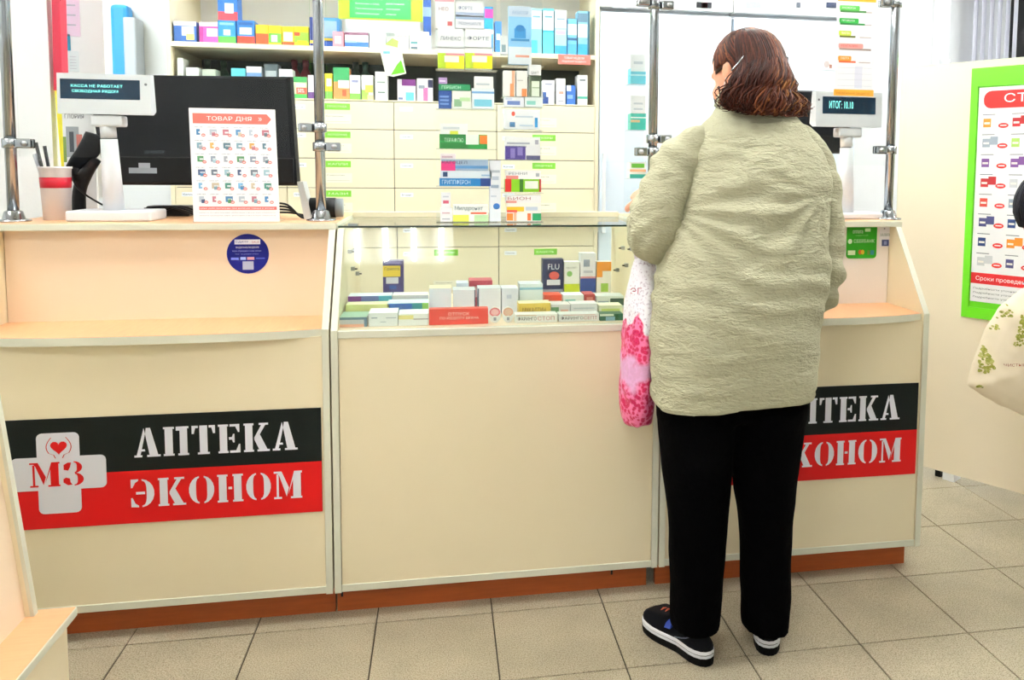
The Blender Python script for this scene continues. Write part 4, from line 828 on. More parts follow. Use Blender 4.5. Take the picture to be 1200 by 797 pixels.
cb(702, 358, 729, 367, .06, '#f0f1d2', [(.1, .2, .9, .7, '#d9e48a'), (0, 0, .3, .2, '#2c4a3c')], 'flat pale lime box behind the dark green one', Y=2.56)
cb(638, 346, 658, 354, .07, '#e04a2c', [(.3, 0, 1, .6, '#f2efe9'), (0, .1, .25, .7, '#e9d0c0')], 'flat red-edged white box under the navy flu box', Y=2.71)
cb(660, 346, 684, 354.5, .07, '#eef4f4', [(.1, .3, .6, .7, '#8fd0cc')], 'flat white box with mint print behind the red line box', Y=2.71)
cb(685, 345, 697, 354, .07, '#b63a3c', [(.2, .2, .8, .8, '#d98a80')], 'small red box in the second row of the right side', Y=2.71)
cb(699, 347, 731, 354, .07, '#dfe8e6', [(.5, .2, 1, .8, '#3c5c50'), (.05, .3, .45, .6, '#9fb4c0')], 'flat white box with dark green half at the right side', Y=2.71)
SB = .8585
def stand(u0, v0, u1, v1, Y, base, art, lab, dep=.045):
    x0 = P(u0, v1, Y).x; x1 = P(u1, v1, Y).x; z1 = P(u0, v0, Y).z; z0 = CFZ
    fz = (P(u0, v1, Y).z-z0)/(z1-z0)
    art = [((a[0], a[1], a[2], fz+(1-fz)*a[3], a[4], fz+(1-fz)*a[5], a[6]) if a[0] == 't' else ('o', a[1], fz+(1-fz)*a[2], a[3], a[4]*(1-fz), a[5]) if a[0] == 'o' else (a[0], fz+(1-fz)*a[1], a[2], fz+(1-fz)*a[3], a[4])) for a in art]
    pbox(x0, x1, Y, dep, z0+.0003, z1, base, art, lab, 'standing packs in the case')
stand(449, 306, 473, 343, 2.92, '#4a4385', [(0, .5, .85, .85, '#f2d54a'), ('t', 'Грипго', .08, .68, .8, .8, '#3c3a52'), (.15, .28, .75, .48, '#dfe1f0'), (.3, .1, .65, .22, '#2f59a8')], 'upright purple box with yellow panel, alone at the case back left')
stand(636, 304, 660, 344, 2.90, '#1d2a5c', [('t', 'FLU', .25, .7, .8, .86, '#eef2fb'), ('o', .55, .52, .25, .12, '#d5564f'), (.2, .24, .85, .4, '#dfe3ee'), (0, 0, 1, .12, '#8c93a8')], 'upright navy box with white FLU lettering')
stand(661, 307, 679, 344, 2.90, '#f2f5f1', [(0, 0, 1, .3, '#c9dc1f'), ('o', .35, .62, .18, .09, '#8fcf74'), ('t', 'ЭВКАЛИПТ', .1, .78, .85, .84, '#7d8a80')], 'upright white box with lime base beside the navy one')
stand(680, 297, 698, 343, 2.90, '#eef0f6', [(0, 0, 1, .36, '#2b4a97'), (0, .36, 1, .41, '#d88f95'), (.2, .66, .6, .84, '#8f9bb0'), (.2, .5, .8, .56, '#c0c8d4')], 'tall upright white box with royal blue base')
stand(699, 307, 716, 343, 2.90, '#f0ece6', [(0, .5, 1, 1, '#f09a28'), (.4, .3, 1, .7, '#f2f2ec'), (.3, .02, .8, .3, '#9cc652')], 'upright orange and white box at the right end of the case')
# ================= BOXES ON THE WALL CABINET SHELVES =================
def sb(u0, v0, u1, v1, base, art, lab, grp, zs, Y=BY+.02, dep=.09, zoff=0):
    x0 = P(u0, 60, Y).x; x1 = P(u1, 60, Y).x; z1 = P((u0+u1)/2, v0, Y).z
    return pbox(x0+.001, x1-.001, Y, dep, zs+zoff+.0003, z1, base, art, lab, grp)
ZU = 1.8845; ZM = 1.6405; gu = 'medicine boxes on the upper cabinet shelf'; gm = 'medicine boxes on the lower cabinet shelf'
U = [(204, 25, 231, '#3a64a8', [(0, .78, 1, 1, '#eef1f4'), (.35, .3, .9, .75, '#cfdce8'), (.55, .1, .9, .4, '#e6d67a'), ('t', 'АМБРОБЕНЕ', .05, .84, .9, .93, '#6b7280')], 'navy and white box at the left end of the upper shelf'),
 (234, 26, 256, '#dc5aa8', [(0, .8, 1, 1, '#f4e8ef'), (.4, .3, 1, .7, '#f0cfe2'), (0, 0, .2, .75, '#b83c88')], 'magenta box second along the upper shelf'),
 (256, 24, 277, '#2f86cf', [(0, 0, 1, .3, '#58bf46'), (.3, .35, .7, .6, '#dff0f6'), (.1, .8, .9, .9, '#8cc4ea')], 'blue box with green base third on the upper shelf'),
 (278, 24, 299, '#2a6fb4', [(0, 0, 1, .32, '#d9422f'), (.15, .4, .85, .7, '#cfe4f4'), (.1, .8, .9, .92, '#184f8c')], 'blue box with red base fourth on the upper shelf'),
 (300, 29, 315, '#eeb521', [(0, 0, 1, .55, '#c9502a'), (.2, .6, .8, .9, '#f4e03c')], 'yellow and rust box fifth on the upper shelf'),
 (315, 30, 330, '#f0de2c', [(0, .1, 1, .6, '#5fae3c'), (.2, .15, .7, .5, '#e9efe6')], 'yellow box with green panel and white tag'),
 (331, 31, 345, '#f2d81f', [(.1, .2, .9, .7, '#f1d9c4'), (0, 0, 1, .18, '#b0522c')], 'yellow box with brown base and cream tag'),
 (345, 31, 362, '#efdc24', [(0, .15, 1, .7, '#86c23e'), (.2, .05, .9, .25, '#f2cf1c'), (.0, .5, .4, .7, '#d0432c')], 'yellow and lime box left of the chrome post'),
 (363, 20, 370, '#23356f', [(.0, .1, 1, .2, '#e6b43a')], 'narrow navy box behind the chrome post'),
 (380, 21, 399, '#4f9ad8', [(0, .4, .8, .9, '#a7cbe6'), (.05, .2, .5, .3, '#23356f'), (0, 0, .6, .25, '#2c62c4'), (0, .28, 1, .36, '#ecd64a')], 'light blue box right of the chrome post'),
 (390, 37, 403, '#e98a97', [(.2, .2, .8, .7, '#f6d3d6')], 'small pink box before the light blue one'),
 (404, 37, 432, '#f2f4f8', [(0, .78, 1, .95, '#7c4a68'), (0, .05, 1, .35, '#3a6cc0'), (0, .3, .5, .45, '#9dbde6'), ('t', 'НАТТОКИНАЗА', .2, .8, .95, .92, '#c9a6b8')], 'white box with blue wave and maroon name'),
 (433, 37, 452, '#f3f3f5', [('t', 'ACC', .3, .7, .7, .85, '#c9879a')], 'plain white box with pink initials on the upper shelf'),
 (463, 38, 479, '#f0f3f1', [('t', 'НИМЕСИЛ', .05, .7, .95, .85, '#a86a6a'), (0, .4, .6, .5, '#c5e0b8')], 'white box with rust coloured name on upper shelf'),
 (480, 37, 503, '#eef2f4', [(.05, .3, .4, .45, '#5a8f93'), (.05, .0, .4, .15, '#4c6470'), ('t', 'ИНГАВ', .5, .7, .95, .82, '#a5737c')], 'white box with teal blocks near the left rack')]
for i, (u0, v0, u1, base, art, lab) in enumerate(U): sb(u0, v0, u1, 55, base, art, lab, gu, ZU, Y=(BY+.012 if 'small pink' in lab else BY+.02 if 'light blue box' not in lab else BY+.12))
x0 = P(255, 0, BY+.02).x; x1 = P(278, 0, BY+.02).x; zt_ = P(266, 24, BY+.02).z
pbox(x0, x1, BY+.02, .09, zt_+.0006, zt_+.13, '#2d68b4', [(0, 0, 1, .3, '#dc4450'), (.35, .25, .8, .6, '#dfe9f4'), (.1, .75, .9, .9, '#5d93d4')], 'blue and red box standing on the blue and green one', gu)
U2 = [(568, 8, 578, '#2f9fd8', [(0, .75, 1, .95, '#d94aa0'), (.5, .4, 1, .5, '#e6f3f9'), (0, .1, 1, .3, '#1f7fc0')], 'slim bright blue box beside the left rack'),
 (580, 25, 588, '#3f7fc9', [(.2, .4, .8, .6, '#cfe0f2')], 'short blue box between the two racks'),
 (622, 10, 635, '#8fdbe8', [(0, .55, 1, .95, '#e2f5f8'), (.15, .8, .85, .84, '#6fa9b8'), (0, 0, .6, .3, '#4fb9d8')], 'pale aqua tall box just right of the second rack'),
 (636, 10, 649, '#5fcbe2', [(0, .5, 1, .95, '#dcf3f8'), (.15, .8, .85, .84, '#5f9fb0'), (0, .48, 1, .52, '#2fa9c8')], 'tall aqua box with white upper half on the upper shelf'),
 (650, 12, 664, '#a5dcf0', [(0, .6, 1, 1, '#eef7fb'), (.1, .45, .9, .55, '#e6b0c4'), (0, 0, 1, .2, '#3f9fd8'), (.15, .78, .85, .82, '#7f9fb0')], 'tall white-topped box with a pink band'),
 (665, 22, 676, '#6fb4dc', [(0, .55, 1, .85, '#dbeef6'), (0, .4, 1, .47, '#2c5a84'), (0, 0, 1, .3, '#4fa0d8')], 'shorter blue box between two tall aqua boxes'),
 (677, 13, 691, '#7fb8d4', [(0, .75, .8, .95, '#5f7f94'), (0, .4, .8, .7, '#e3eef2'), (0, 0, .8, .25, '#3f9fd4'), (.82, 0, 1, 1, '#2f5f74')], 'tall grey-blue box at the right end of the upper shelf')]
for u0, v0, u1, base, art, lab in U2: sb(u0, v0, u1, 62, base, art, lab, gu, ZU)
M_ = [(207, 68, 214, '#e9ece6', [(.2, .4, .8, .6, '#c4c9c0')], 'slim white box at the left end of the lower shelf'),
 (217, 79, 232, '#e6ebe4', [(.1, .2, .9, .4, '#9fb5a0')], 'short white box above the left of the monitor'),
 (236, 81, 252, '#b5bfae', [(.1, .1, .9, .5, '#e6ebe0')], 'grey-green short box above the monitor'),
 (270, 80, 287, '#5cc0d0', [(.1, .5, .9, .7, '#c6ecf2')], 'teal short box above the monitor'),
 (288, 78, 306, '#dfe6ee', [(0, .6, 1, .8, '#6f94c0'), (.2, .1, .8, .3, '#d98a94')], 'white box with blue stripe above the monitor'),
 (309, 75, 325, '#4f5c60', [(.1, .3, .9, .8, '#a5b0b2')], 'dark grey box above the monitor'),
 (326, 81, 342, '#eceff2', [(.1, .6, .9, .75, '#9da8b4')], 'white box near the monitor corner'),
 (343, 90, 359, '#c8dfae', [(0, 0, 1, .2, '#3da34a'), (.2, .2, 1, .5, '#d8503c'), ('t', '50%', .3, .27, .8, .45, '#ffffff'), (0, .75, 1, 1, '#3f9a52'), (.2, .52, .9, .7, '#eef3ea')], 'green and red box marked with a half price tag'),
 (360, 88, 370, '#e6e2ec', [(0, 0, 1, .28, '#5e3b7a')], 'lilac-white box with purple base behind chrome post'),
 (380, 86, 389, '#e8de32', [(0, 0, 1, .3, '#6ab04a'), (.2, .5, .9, .8, '#f2f4d8')], 'yellow and green box right of the chrome post'),
 (390, 79, 409, '#e99458', [(0, .55, 1, 1, '#3a9a5c'), (.3, .35, 1, .6, '#f2ece4'), (.55, .1, .8, .3, '#b0502c')], 'orange and green box on the lower shelf'),
 (409, 88, 422, '#e6eaf0', [(0, 0, 1, .25, '#7cc653'), (.2, .7, .8, .8, '#8f94b8')], 'white box with green base on the lower shelf'),
 (423, 88, 437, '#eef2e4', [(0, .0, .6, .4, '#9ccf5a'), (.3, .3, 1, .6, '#c9e05c'), (.5, 0, 1, .2, '#efd99a')], 'white and lime box on the lower shelf'),
 (439, 84, 454, '#edf1ee', [(.2, .25, .8, .3, '#6f8a7c'), (.15, .6, .8, .66, '#9fb3a8')], 'tall white box left of the hanging flyer'),
 (465, 93, 487, '#eee9f4', [(.25, .7, 1, 1, '#7a2f80'), (.45, 0, .9, .4, '#64c8e6'), (.05, .05, .3, .15, '#6c7fa8')], 'white box with purple corner and cyan square'),
 (488, 92, 507, '#f0ecf2', [(.4, .0, .7, .6, '#dd6a9c'), (.1, .55, .5, .7, '#8f94a4'), (.7, .6, 1, .95, '#2c2f4c')], 'white box with pink bar beside the left rack'),
 (636, 94, 650, '#eceff4', [(0, 0, .5, .3, '#27427f'), (0, .3, .3, .5, '#3c5a94'), (.2, .8, .8, .86, '#8c93a8')], 'white box with navy swoosh on the lower shelf'),
 (652, 92, 663, '#eef0f2', [(.3, .4, .8, .5, '#e0a08c'), (.2, .1, .8, .15, '#a9aeb8')], 'white box with small pink print on the lower shelf'),
 (664, 100, 675, '#3f72c4', [(0, .7, .5, 1, '#dfe6f4'), (.1, .3, .7, .5, '#7fa4e0')], 'blue box on the lower shelf near its right end'),
 (677, 88, 689, '#eef1f1', [(0, .2, 1, .28, '#4fae9c'), (.2, .8, .8, .86, '#7f8c90'), (0, 0, 1, .1, '#e6ebe4')], 'tall white box with teal line at right end of lower shelf')]
for u0, v0, u1, base, art, lab in M_: sb(u0, v0, u1, 119, base, art, lab, gm, ZM, Y=BY+(.02))
# dark bottles deeper on the lower shelf
for k, (u, v) in enumerate(((243, 70), (262, 72), (345, 70), (358, 68), (417, 73), (428, 72))):
    Y = BY+.3; x = P(u, v, Y).x; z1 = min(P(u, v, Y).z, 1.85); h = z1-ZM; b = MB(); r = .028
    b.lathe((x, Y, ZM+.0003), [(0, 0), (r, 0), (r, h*.65), (r*.45, h*.8), (r*.45, h*.86), (r*.55, h*.86), (r*.55, h), (0, h)], 14, ['#274a34', '#2f5240', '#7a1f2c', '#8a2632', '#2c4a40', '#385c4e'][k])
    tag(b.build('bottle'), ['dark green bottle deep on lower shelf, leftmost', 'dark green bottle deep on lower shelf, second from left', 'dark red bottle deep on lower shelf, left of two', 'dark red bottle deep on lower shelf, beside chrome post', 'greenish bottle deep on lower shelf, before the flyer', 'greenish bottle deep on lower shelf, nearest the flyer'][k], 'bottle', 'bottles deep on the lower shelf')
# hanging flyer, green board, leaflets
Y = BY-.012; b = MB().prism([(P(u, v, Y).x, P(u, v, Y).z) for u, v in ((446, 62), (460, 44), (468, 47), (476, 86), (461, 90), (452, 88))], Y, Y+.002, 'y', '#e6f2dc')
f = Fr((0, Y, 0)); X = lambda u, v: (P(u, v, Y).x, P(u, v, Y).z)
f.poly(b, [X(458, 88), X(474.5, 85), X(470, 70), X(465, 76)], '#5cc21e', .0005); f.poly(b, [X(451, 52), X(466, 56), X(467, 48), X(460, 45)], '#9fd85a', .0005); f.poly(b, [X(449, 63), X(457, 63), X(457, 60), X(449, 60)], '#6aa8b4', .0006)
tag(b.build('shelf_flyer'), 'green and white flyer hanging tilted from the upper shelf edge', 'flyer')
Y = BY+.0; a = P(397, 22, Y); c = P(495, -22, Y); b = MB().box(a.x, c.x, Y-.004, Y, a.z, c.z, '#9be02a'); f = Fr((a.x, Y-.004, a.z)); W = c.x-a.x; H = c.z-a.z
f.rect(b, .13*W, .04*H, .86*W, .96*H, '#2fa14a'); f.rect(b, .17*W, .08*H, .84*W, .92*H, '#37b154', .0005)
for k in range(7): f.text(b, ['Обезболивающие', 'Противовирусные', 'Витамины и БАД', 'Сердечные', 'Гигиена', 'От кашля', 'Для детей'][k], .2*W, (.12+.12*k)*H, .05*H, '#d5f5d8', w=(.28+.04*(k % 2))*W); 
for k in range(6): f.text(b, ['аллергия', 'желудок', 'давление', 'мази', 'капли', 'травы'][k], .56*W, (.12+.13*k)*H, .045*H, '#d5f5d8', w=(.12+.05*(k % 3))*W)
tag(b.build('category_board'), 'lime and green board with white lettering above the cabinet', 'board')
Y = BY+.18
for (u0, v0, u1, v1, col, art, lab) in ((496, -10, 505, 25, '#2d55a0', [(0, 0, 1, .3, '#dfe5f0'), (0, .6, 1, .75, '#8fa9dc')], 'narrow blue and white brochure right of green board'), (405, 24, 492, 37, '#eef0f0', [(.1, .5, .8, .6, '#cfd5d8'), (.1, .2, .9, .3, '#d9dde0')], 'long pale brochure strip below the green board')):
    p = P(u0, v1, Y); q = P(u1, v0, Y); pbox(p.x, q.x, Y, .02, ZU+.0003, q.z, col, art, lab, None, 'brochure', 'brochure')
# price leaflet hung on the right glass screen
Y = PY-.0065; W_ = [P(978, 112, Y), P(1027, -4, Y)]; a, c = W_; W = c.x-a.x; H = c.z-a.z
b = MB().box(a.x, c.x, Y, Y+.0015, a.z, c.z, '#eef1f6'); f = Fr((a.x, Y, a.z))
f.rect(b, 0, .94*H, W, H, '#f3b83c'); f.rect(b, -.004, 0, W+.002, .065*H, '#eeaa3c'); f.text(b, 'НАДЁЖНАЯ ЗАЩИТА', .05*W, .012*H, .03*H, '#b87a20', w=.85*W)
for k, (c1, c2, w1) in enumerate((('#5fc258', '#4a8f4a', .5), ('#34ab48', '#2f7f42', .48), ('#c5d94a', '#6f7a30', .3), ('#e89a94', '#9a8a84', .62), ('#ef9b34', '#d9603a', .32))):
    z = (.82-.125*k)*H; f.rrect(b, .06*W, z+.03*H, (.08+w1)*W, z+.078*H, .004, c1, .0005); f.rect(b, .08*W, z+.012*H, (.1+w1*1.3)*W, z+.03*H, c2, .0006); f.text(b, ['АНАФЕРОН', 'ЭРГОФЕРОН', 'ТЕНОТЕН', 'РЕНГАЛИН', 'СУБЕТТА'][k], .12*W, z+.045*H, .02*H, '#ffffff' if k != 3 else '#c04040', w=w1*.7*W, d=.0009); f.rect(b, (.6)*W, z+.012*H, .9*W, z+.022*H, '#c4b8b8', .0004)
for k in range(4): f.rect(b, .06*W, (.10+.06*k)*H, .94*W, (.103+.06*k)*H, '#c5cad6', .0005)
f.rect(b, .5*W, .08*H, .7*W, .3*H, '#dfe3f0', .0004)
tag(b.build('price_leaflet'), 'white price leaflet with orange ends hung above the right display', 'leaflet')
# ================= PEOPLE =================
def ering(z, xc, a, yc, b_, n=36, e=2.3):
    r = []
    for k in range(n):
        t = 2*pi*k/n; ct, st = math.cos(t), math.sin(t)
        r.append(Vector((xc+a*math.copysign(abs(ct)**(2/e), ct), yc+b_*math.copysign(abs(st)**(2/e), st), z)))
    return r
def hand(mb, wrist, d, palmn, s=1.0, curl=.5, side=1):
    """palm and five fingers; d = pointing direction, palmn = where the palm faces, side = thumb side"""
    d = d.normalized(); n = (palmn-d*palmn.dot(d)).normalized(); w_ = d.cross(n)*side
    pc = wrist+d*.045*s
    rings = []
    for q, (hw, ht) in ((-.015, (.026, .022)), (.01, (.033, .019)), (.045, (.041, .016)), (.08, (.042, .014)), (.092, (.038, .011))):
        c = wrist+d*q*s
        rings.append([c+w_*(hw*s*math.cos(2*pi*k/14))+n*(ht*s*math.sin(2*pi*k/14)) for k in range(14)])
    mb.loft(rings)
    for k, (off, L_) in enumerate(((.031, .072), (.0105, .080), (-.0105, .075), (-.031, .058))):
        base = wrist+d*.082*s+w_*off*s; p = [base]; a = curl*.35; pos = base
        for j, f_ in enumerate((.45, .32, .25)):
            a += curl*.55; dd = d*math.cos(a)+n*math.sin(a); pos = pos+dd*L_*f_*s; p.append(pos)
        mb.tube(p, [.0098*s, .0090*s, .0082*s, .0066*s], 10, sub=3); mb.ball(p[-1], .0066*s, n=6)
    b0 = wrist+d*.022*s+w_*.03*s; b1 = b0+(d*.55+w_*.75+n*.25).normalized()*.036*s; b2 = b1+(d*.8+w_*.3+n*.45).normalized()*.03*s; b3 = b2+(d*.85+n*.5).normalized()*.022*s
    mb.tube([b0, b1, b2, b3], [.0155*s, .0118*s, .0102*s, .0078*s], 10, sub=3); mb.ball(b3, .0078*s, n=6)
class HeadF:
    def __init__(s, c, yaw, pitch, k=1.0):   # yaw: 0 looks to +Y, positive turns to -X
        f = Vector((-math.sin(yaw)*math.cos(pitch), math.cos(yaw)*math.cos(pitch), -math.sin(pitch)))
        s.f = f; s.r = f.cross(Vector((0, 0, 1))).normalized(); s.u = s.r.cross(f); s.c = Vector(c); s.k = k
    def p(s, x, y, z): return s.c+(s.r*x+s.f*y+s.u*z)*s.k    # x right, y forward, z up (metres in head units)
def head_mesh(mb, H):
    rings = []
    for z, hw, fr_, bk in ((-.118, .022, .070, -.02), (-.105, .038, .082, .0), (-.085, .050, .086, .03), (-.06, .060, .086, .055), (-.03, .067, .084, .08), (0, .072, .086, .092), (.03, .074, .088, .098), (.06, .071, .082, .096), (.085, .060, .068, .082), (.104, .042, .046, .058), (.114, .02, .02, .03)):
        r = []
        for k in range(28):
            t = 2*pi*k/28; c, s_ = math.cos(t), math.sin(t)
            r.append(H.p(hw*math.copysign(abs(c)**.9, c), (fr_ if s_ > 0 else bk)*s_ if bk > 0 or s_ > 0 else -bk*0+s_*.0, z))
        rings.append(r)
    mb.loft(rings)
    # brow, nose, lips, chin, cheeks, ears, neck
    mb.tube([H.p(-.04, .078, .03), H.p(0, .084, .032), H.p(.04, .078, .03)], [.009, .011, .009], 10, sub=3)
    mb.tube([H.p(0, .083, .022), H.p(0, .094, .0), H.p(0, .104, -.022), H.p(0, .088, -.03)], [.008, .009, .013, .009], 10, sub=3)
    for s_ in (-1, 1):
        mb.ball(H.p(s_*.012, .092, -.024), .0085*H.k, n=8); mb.ball(H.p(s_*.042, .058, -.028), .026*H.k, n=10)
        e = [H.p(s_*.072, -.008, -.028), H.p(s_*.078, -.016, .0), H.p(s_*.082, -.02, .018), H.p(s_*.078, -.006, .026), H.p(s_*.074, .006, .012), H.p(s_*.073, .004, -.008)]
        mb.tube(e, .0065*H.k, 8, sub=3); mb.ball(H.p(s_*.072, -.006, .004), tuple(x*H.k for x in (.010, .011, .020)), n=8)
    mb.tube([H.p(-.022, .078, -.056), H.p(0, .087, -.054), H.p(.022, .078, -.056)], [.005, .0075, .005], 8, sub=3)
    mb.tube([H.p(-.018, .078, -.065), H.p(0, .086, -.066), H.p(.018, .078, -.065)], [.005, .008, .005], 8, sub=3)
    mb.ball(H.p(0, .074, -.1), tuple(x*H.k for x in (.022, .016, .016)), n=8)
def eyes(H, parent):
    for s_ in (-1, 1):
        b = MB().ball(H.p(s_*.031, .073, .006), .0125*H.k, '#f2efea', n=10); q = H.p(s_*.031, .0805, .006)
        b.ball(q, .0062*H.k, '#3a2616', n=8); b.build('eye', parent)
def shoe(parent, heel, ang, L_=.265, s=1):
    """heel = floor point under the back of the heel, ang = direction the toe points (from +Y towards -X)"""
    ca, sa = math.cos(ang), math.sin(ang); F = Vector((-sa, ca, 0)); Rr = Vector((ca, sa, 0))
    def outline(k, z, n=28, ins=0):
        o = []
        for i in range(n):
            t = 2*pi*i/n; y = .5-.5*math.cos(t); side = 1 if i <= n/2 else -1
            wdt = .0335+.0125*max(0, min(1, (y-.35)/.35))-.004*max(0, 1-abs(y-.4)/.2); wdt *= (max(0, 1-abs(2*y-1)**6))**.5
            o.append(Vector(heel)+F*((y*(L_-2*ins)+ins))+Rr*side*max(wdt-ins*.6, 0)*k*1.08+Vector((0, 0, z)))
        return o
    t = parent
    b = MB().loft([outline(.96, .0), outline(1.02, .006), outline(1.03, .022)], '#0a0a0c', 'shoe', smooth=False); b.build('outsole', t)
    b = MB().loft([outline(1.03, .022), outline(1.05, .024), outline(1.05, .030)], '#d9dde4', smooth=False); b.loft([outline(1.02, .030), outline(1.02, .032)], '#15181f', smooth=False); b.loft([outline(1.05, .032), outline(1.04, .038), outline(.98, .041)], '#e6e8ee', smooth=False); o = b.build('midsole', t); o['label'] = 'white striped midsole'
    def up(z, ins, cut, kx=1.0):
        r = outline(kx, z, ins=ins); c = []
        for p in r:
            rel = p-Vector(heel); y = rel.dot(F); x = rel.dot(Rr); y2 = min(y, cut+(y-cut)*.25) if y > cut else y
            c.append(Vector(heel)+F*y2+Rr*x+Vector((0, 0, z)))
        return c
    b = MB().loft([outline(1.0, .038), up(.052, .003, .25, .99), up(.066, .010, .22, .93), up(.078, .012, .15, .86), up(.092, .012, .11, .80), up(.105, .012, .095, .74)], '#0a0c12', 'shoe'); u = b.build('upper', t)
    b = MB(); h = Vector(heel)
    b.loft([[h+F*y+Rr*x+Vector((0, 0, z)) for x, z in ((-.040, z0-.028), (-.028, z0-.004), (.014, z0+.002), (.024, z0-.012))] for y, z0 in ((.12, .088), (.15, .081), (.178, .073))], '#2444a4', smooth=False); b.build('tongue', u)
    b = MB()
    for k in range(4):
        y = .125+.02*k; z = .092-.006*k; b.tube([h+F*y+Rr*-.026+Vector((0, 0, z-.012)), h+F*(y+.008)+Vector((0, 0, z+.002)), h+F*y+Rr*.026+Vector((0, 0, z-.012))], .0022, 6, '#c4583a', sub=3)
    b.build('lace', u)
    b = MB(); 
    for sd in (-1, 1): b.tube([h+F*.03+Rr*sd*.031+Vector((0, 0, .085)), h+F*.06+Rr*sd*.037+Vector((0, 0, .062)), h+F*.10+Rr*sd*.041+Vector((0, 0, .048))], .0016, 5, '#4a5468', sub=3)
    b.build('stitching', u)
def fold(p, n, base=None):
    q = p*1.0
    d = .0045*noise.noise(Vector((q.x*7, q.y*7, q.z*26)))+.003*noise.noise(Vector((q.x*16+4, q.y*16, q.z*48)))+.006*noise.noise(Vector((q.x*5+9, q.y*5, q.z*5+2)))
    return d
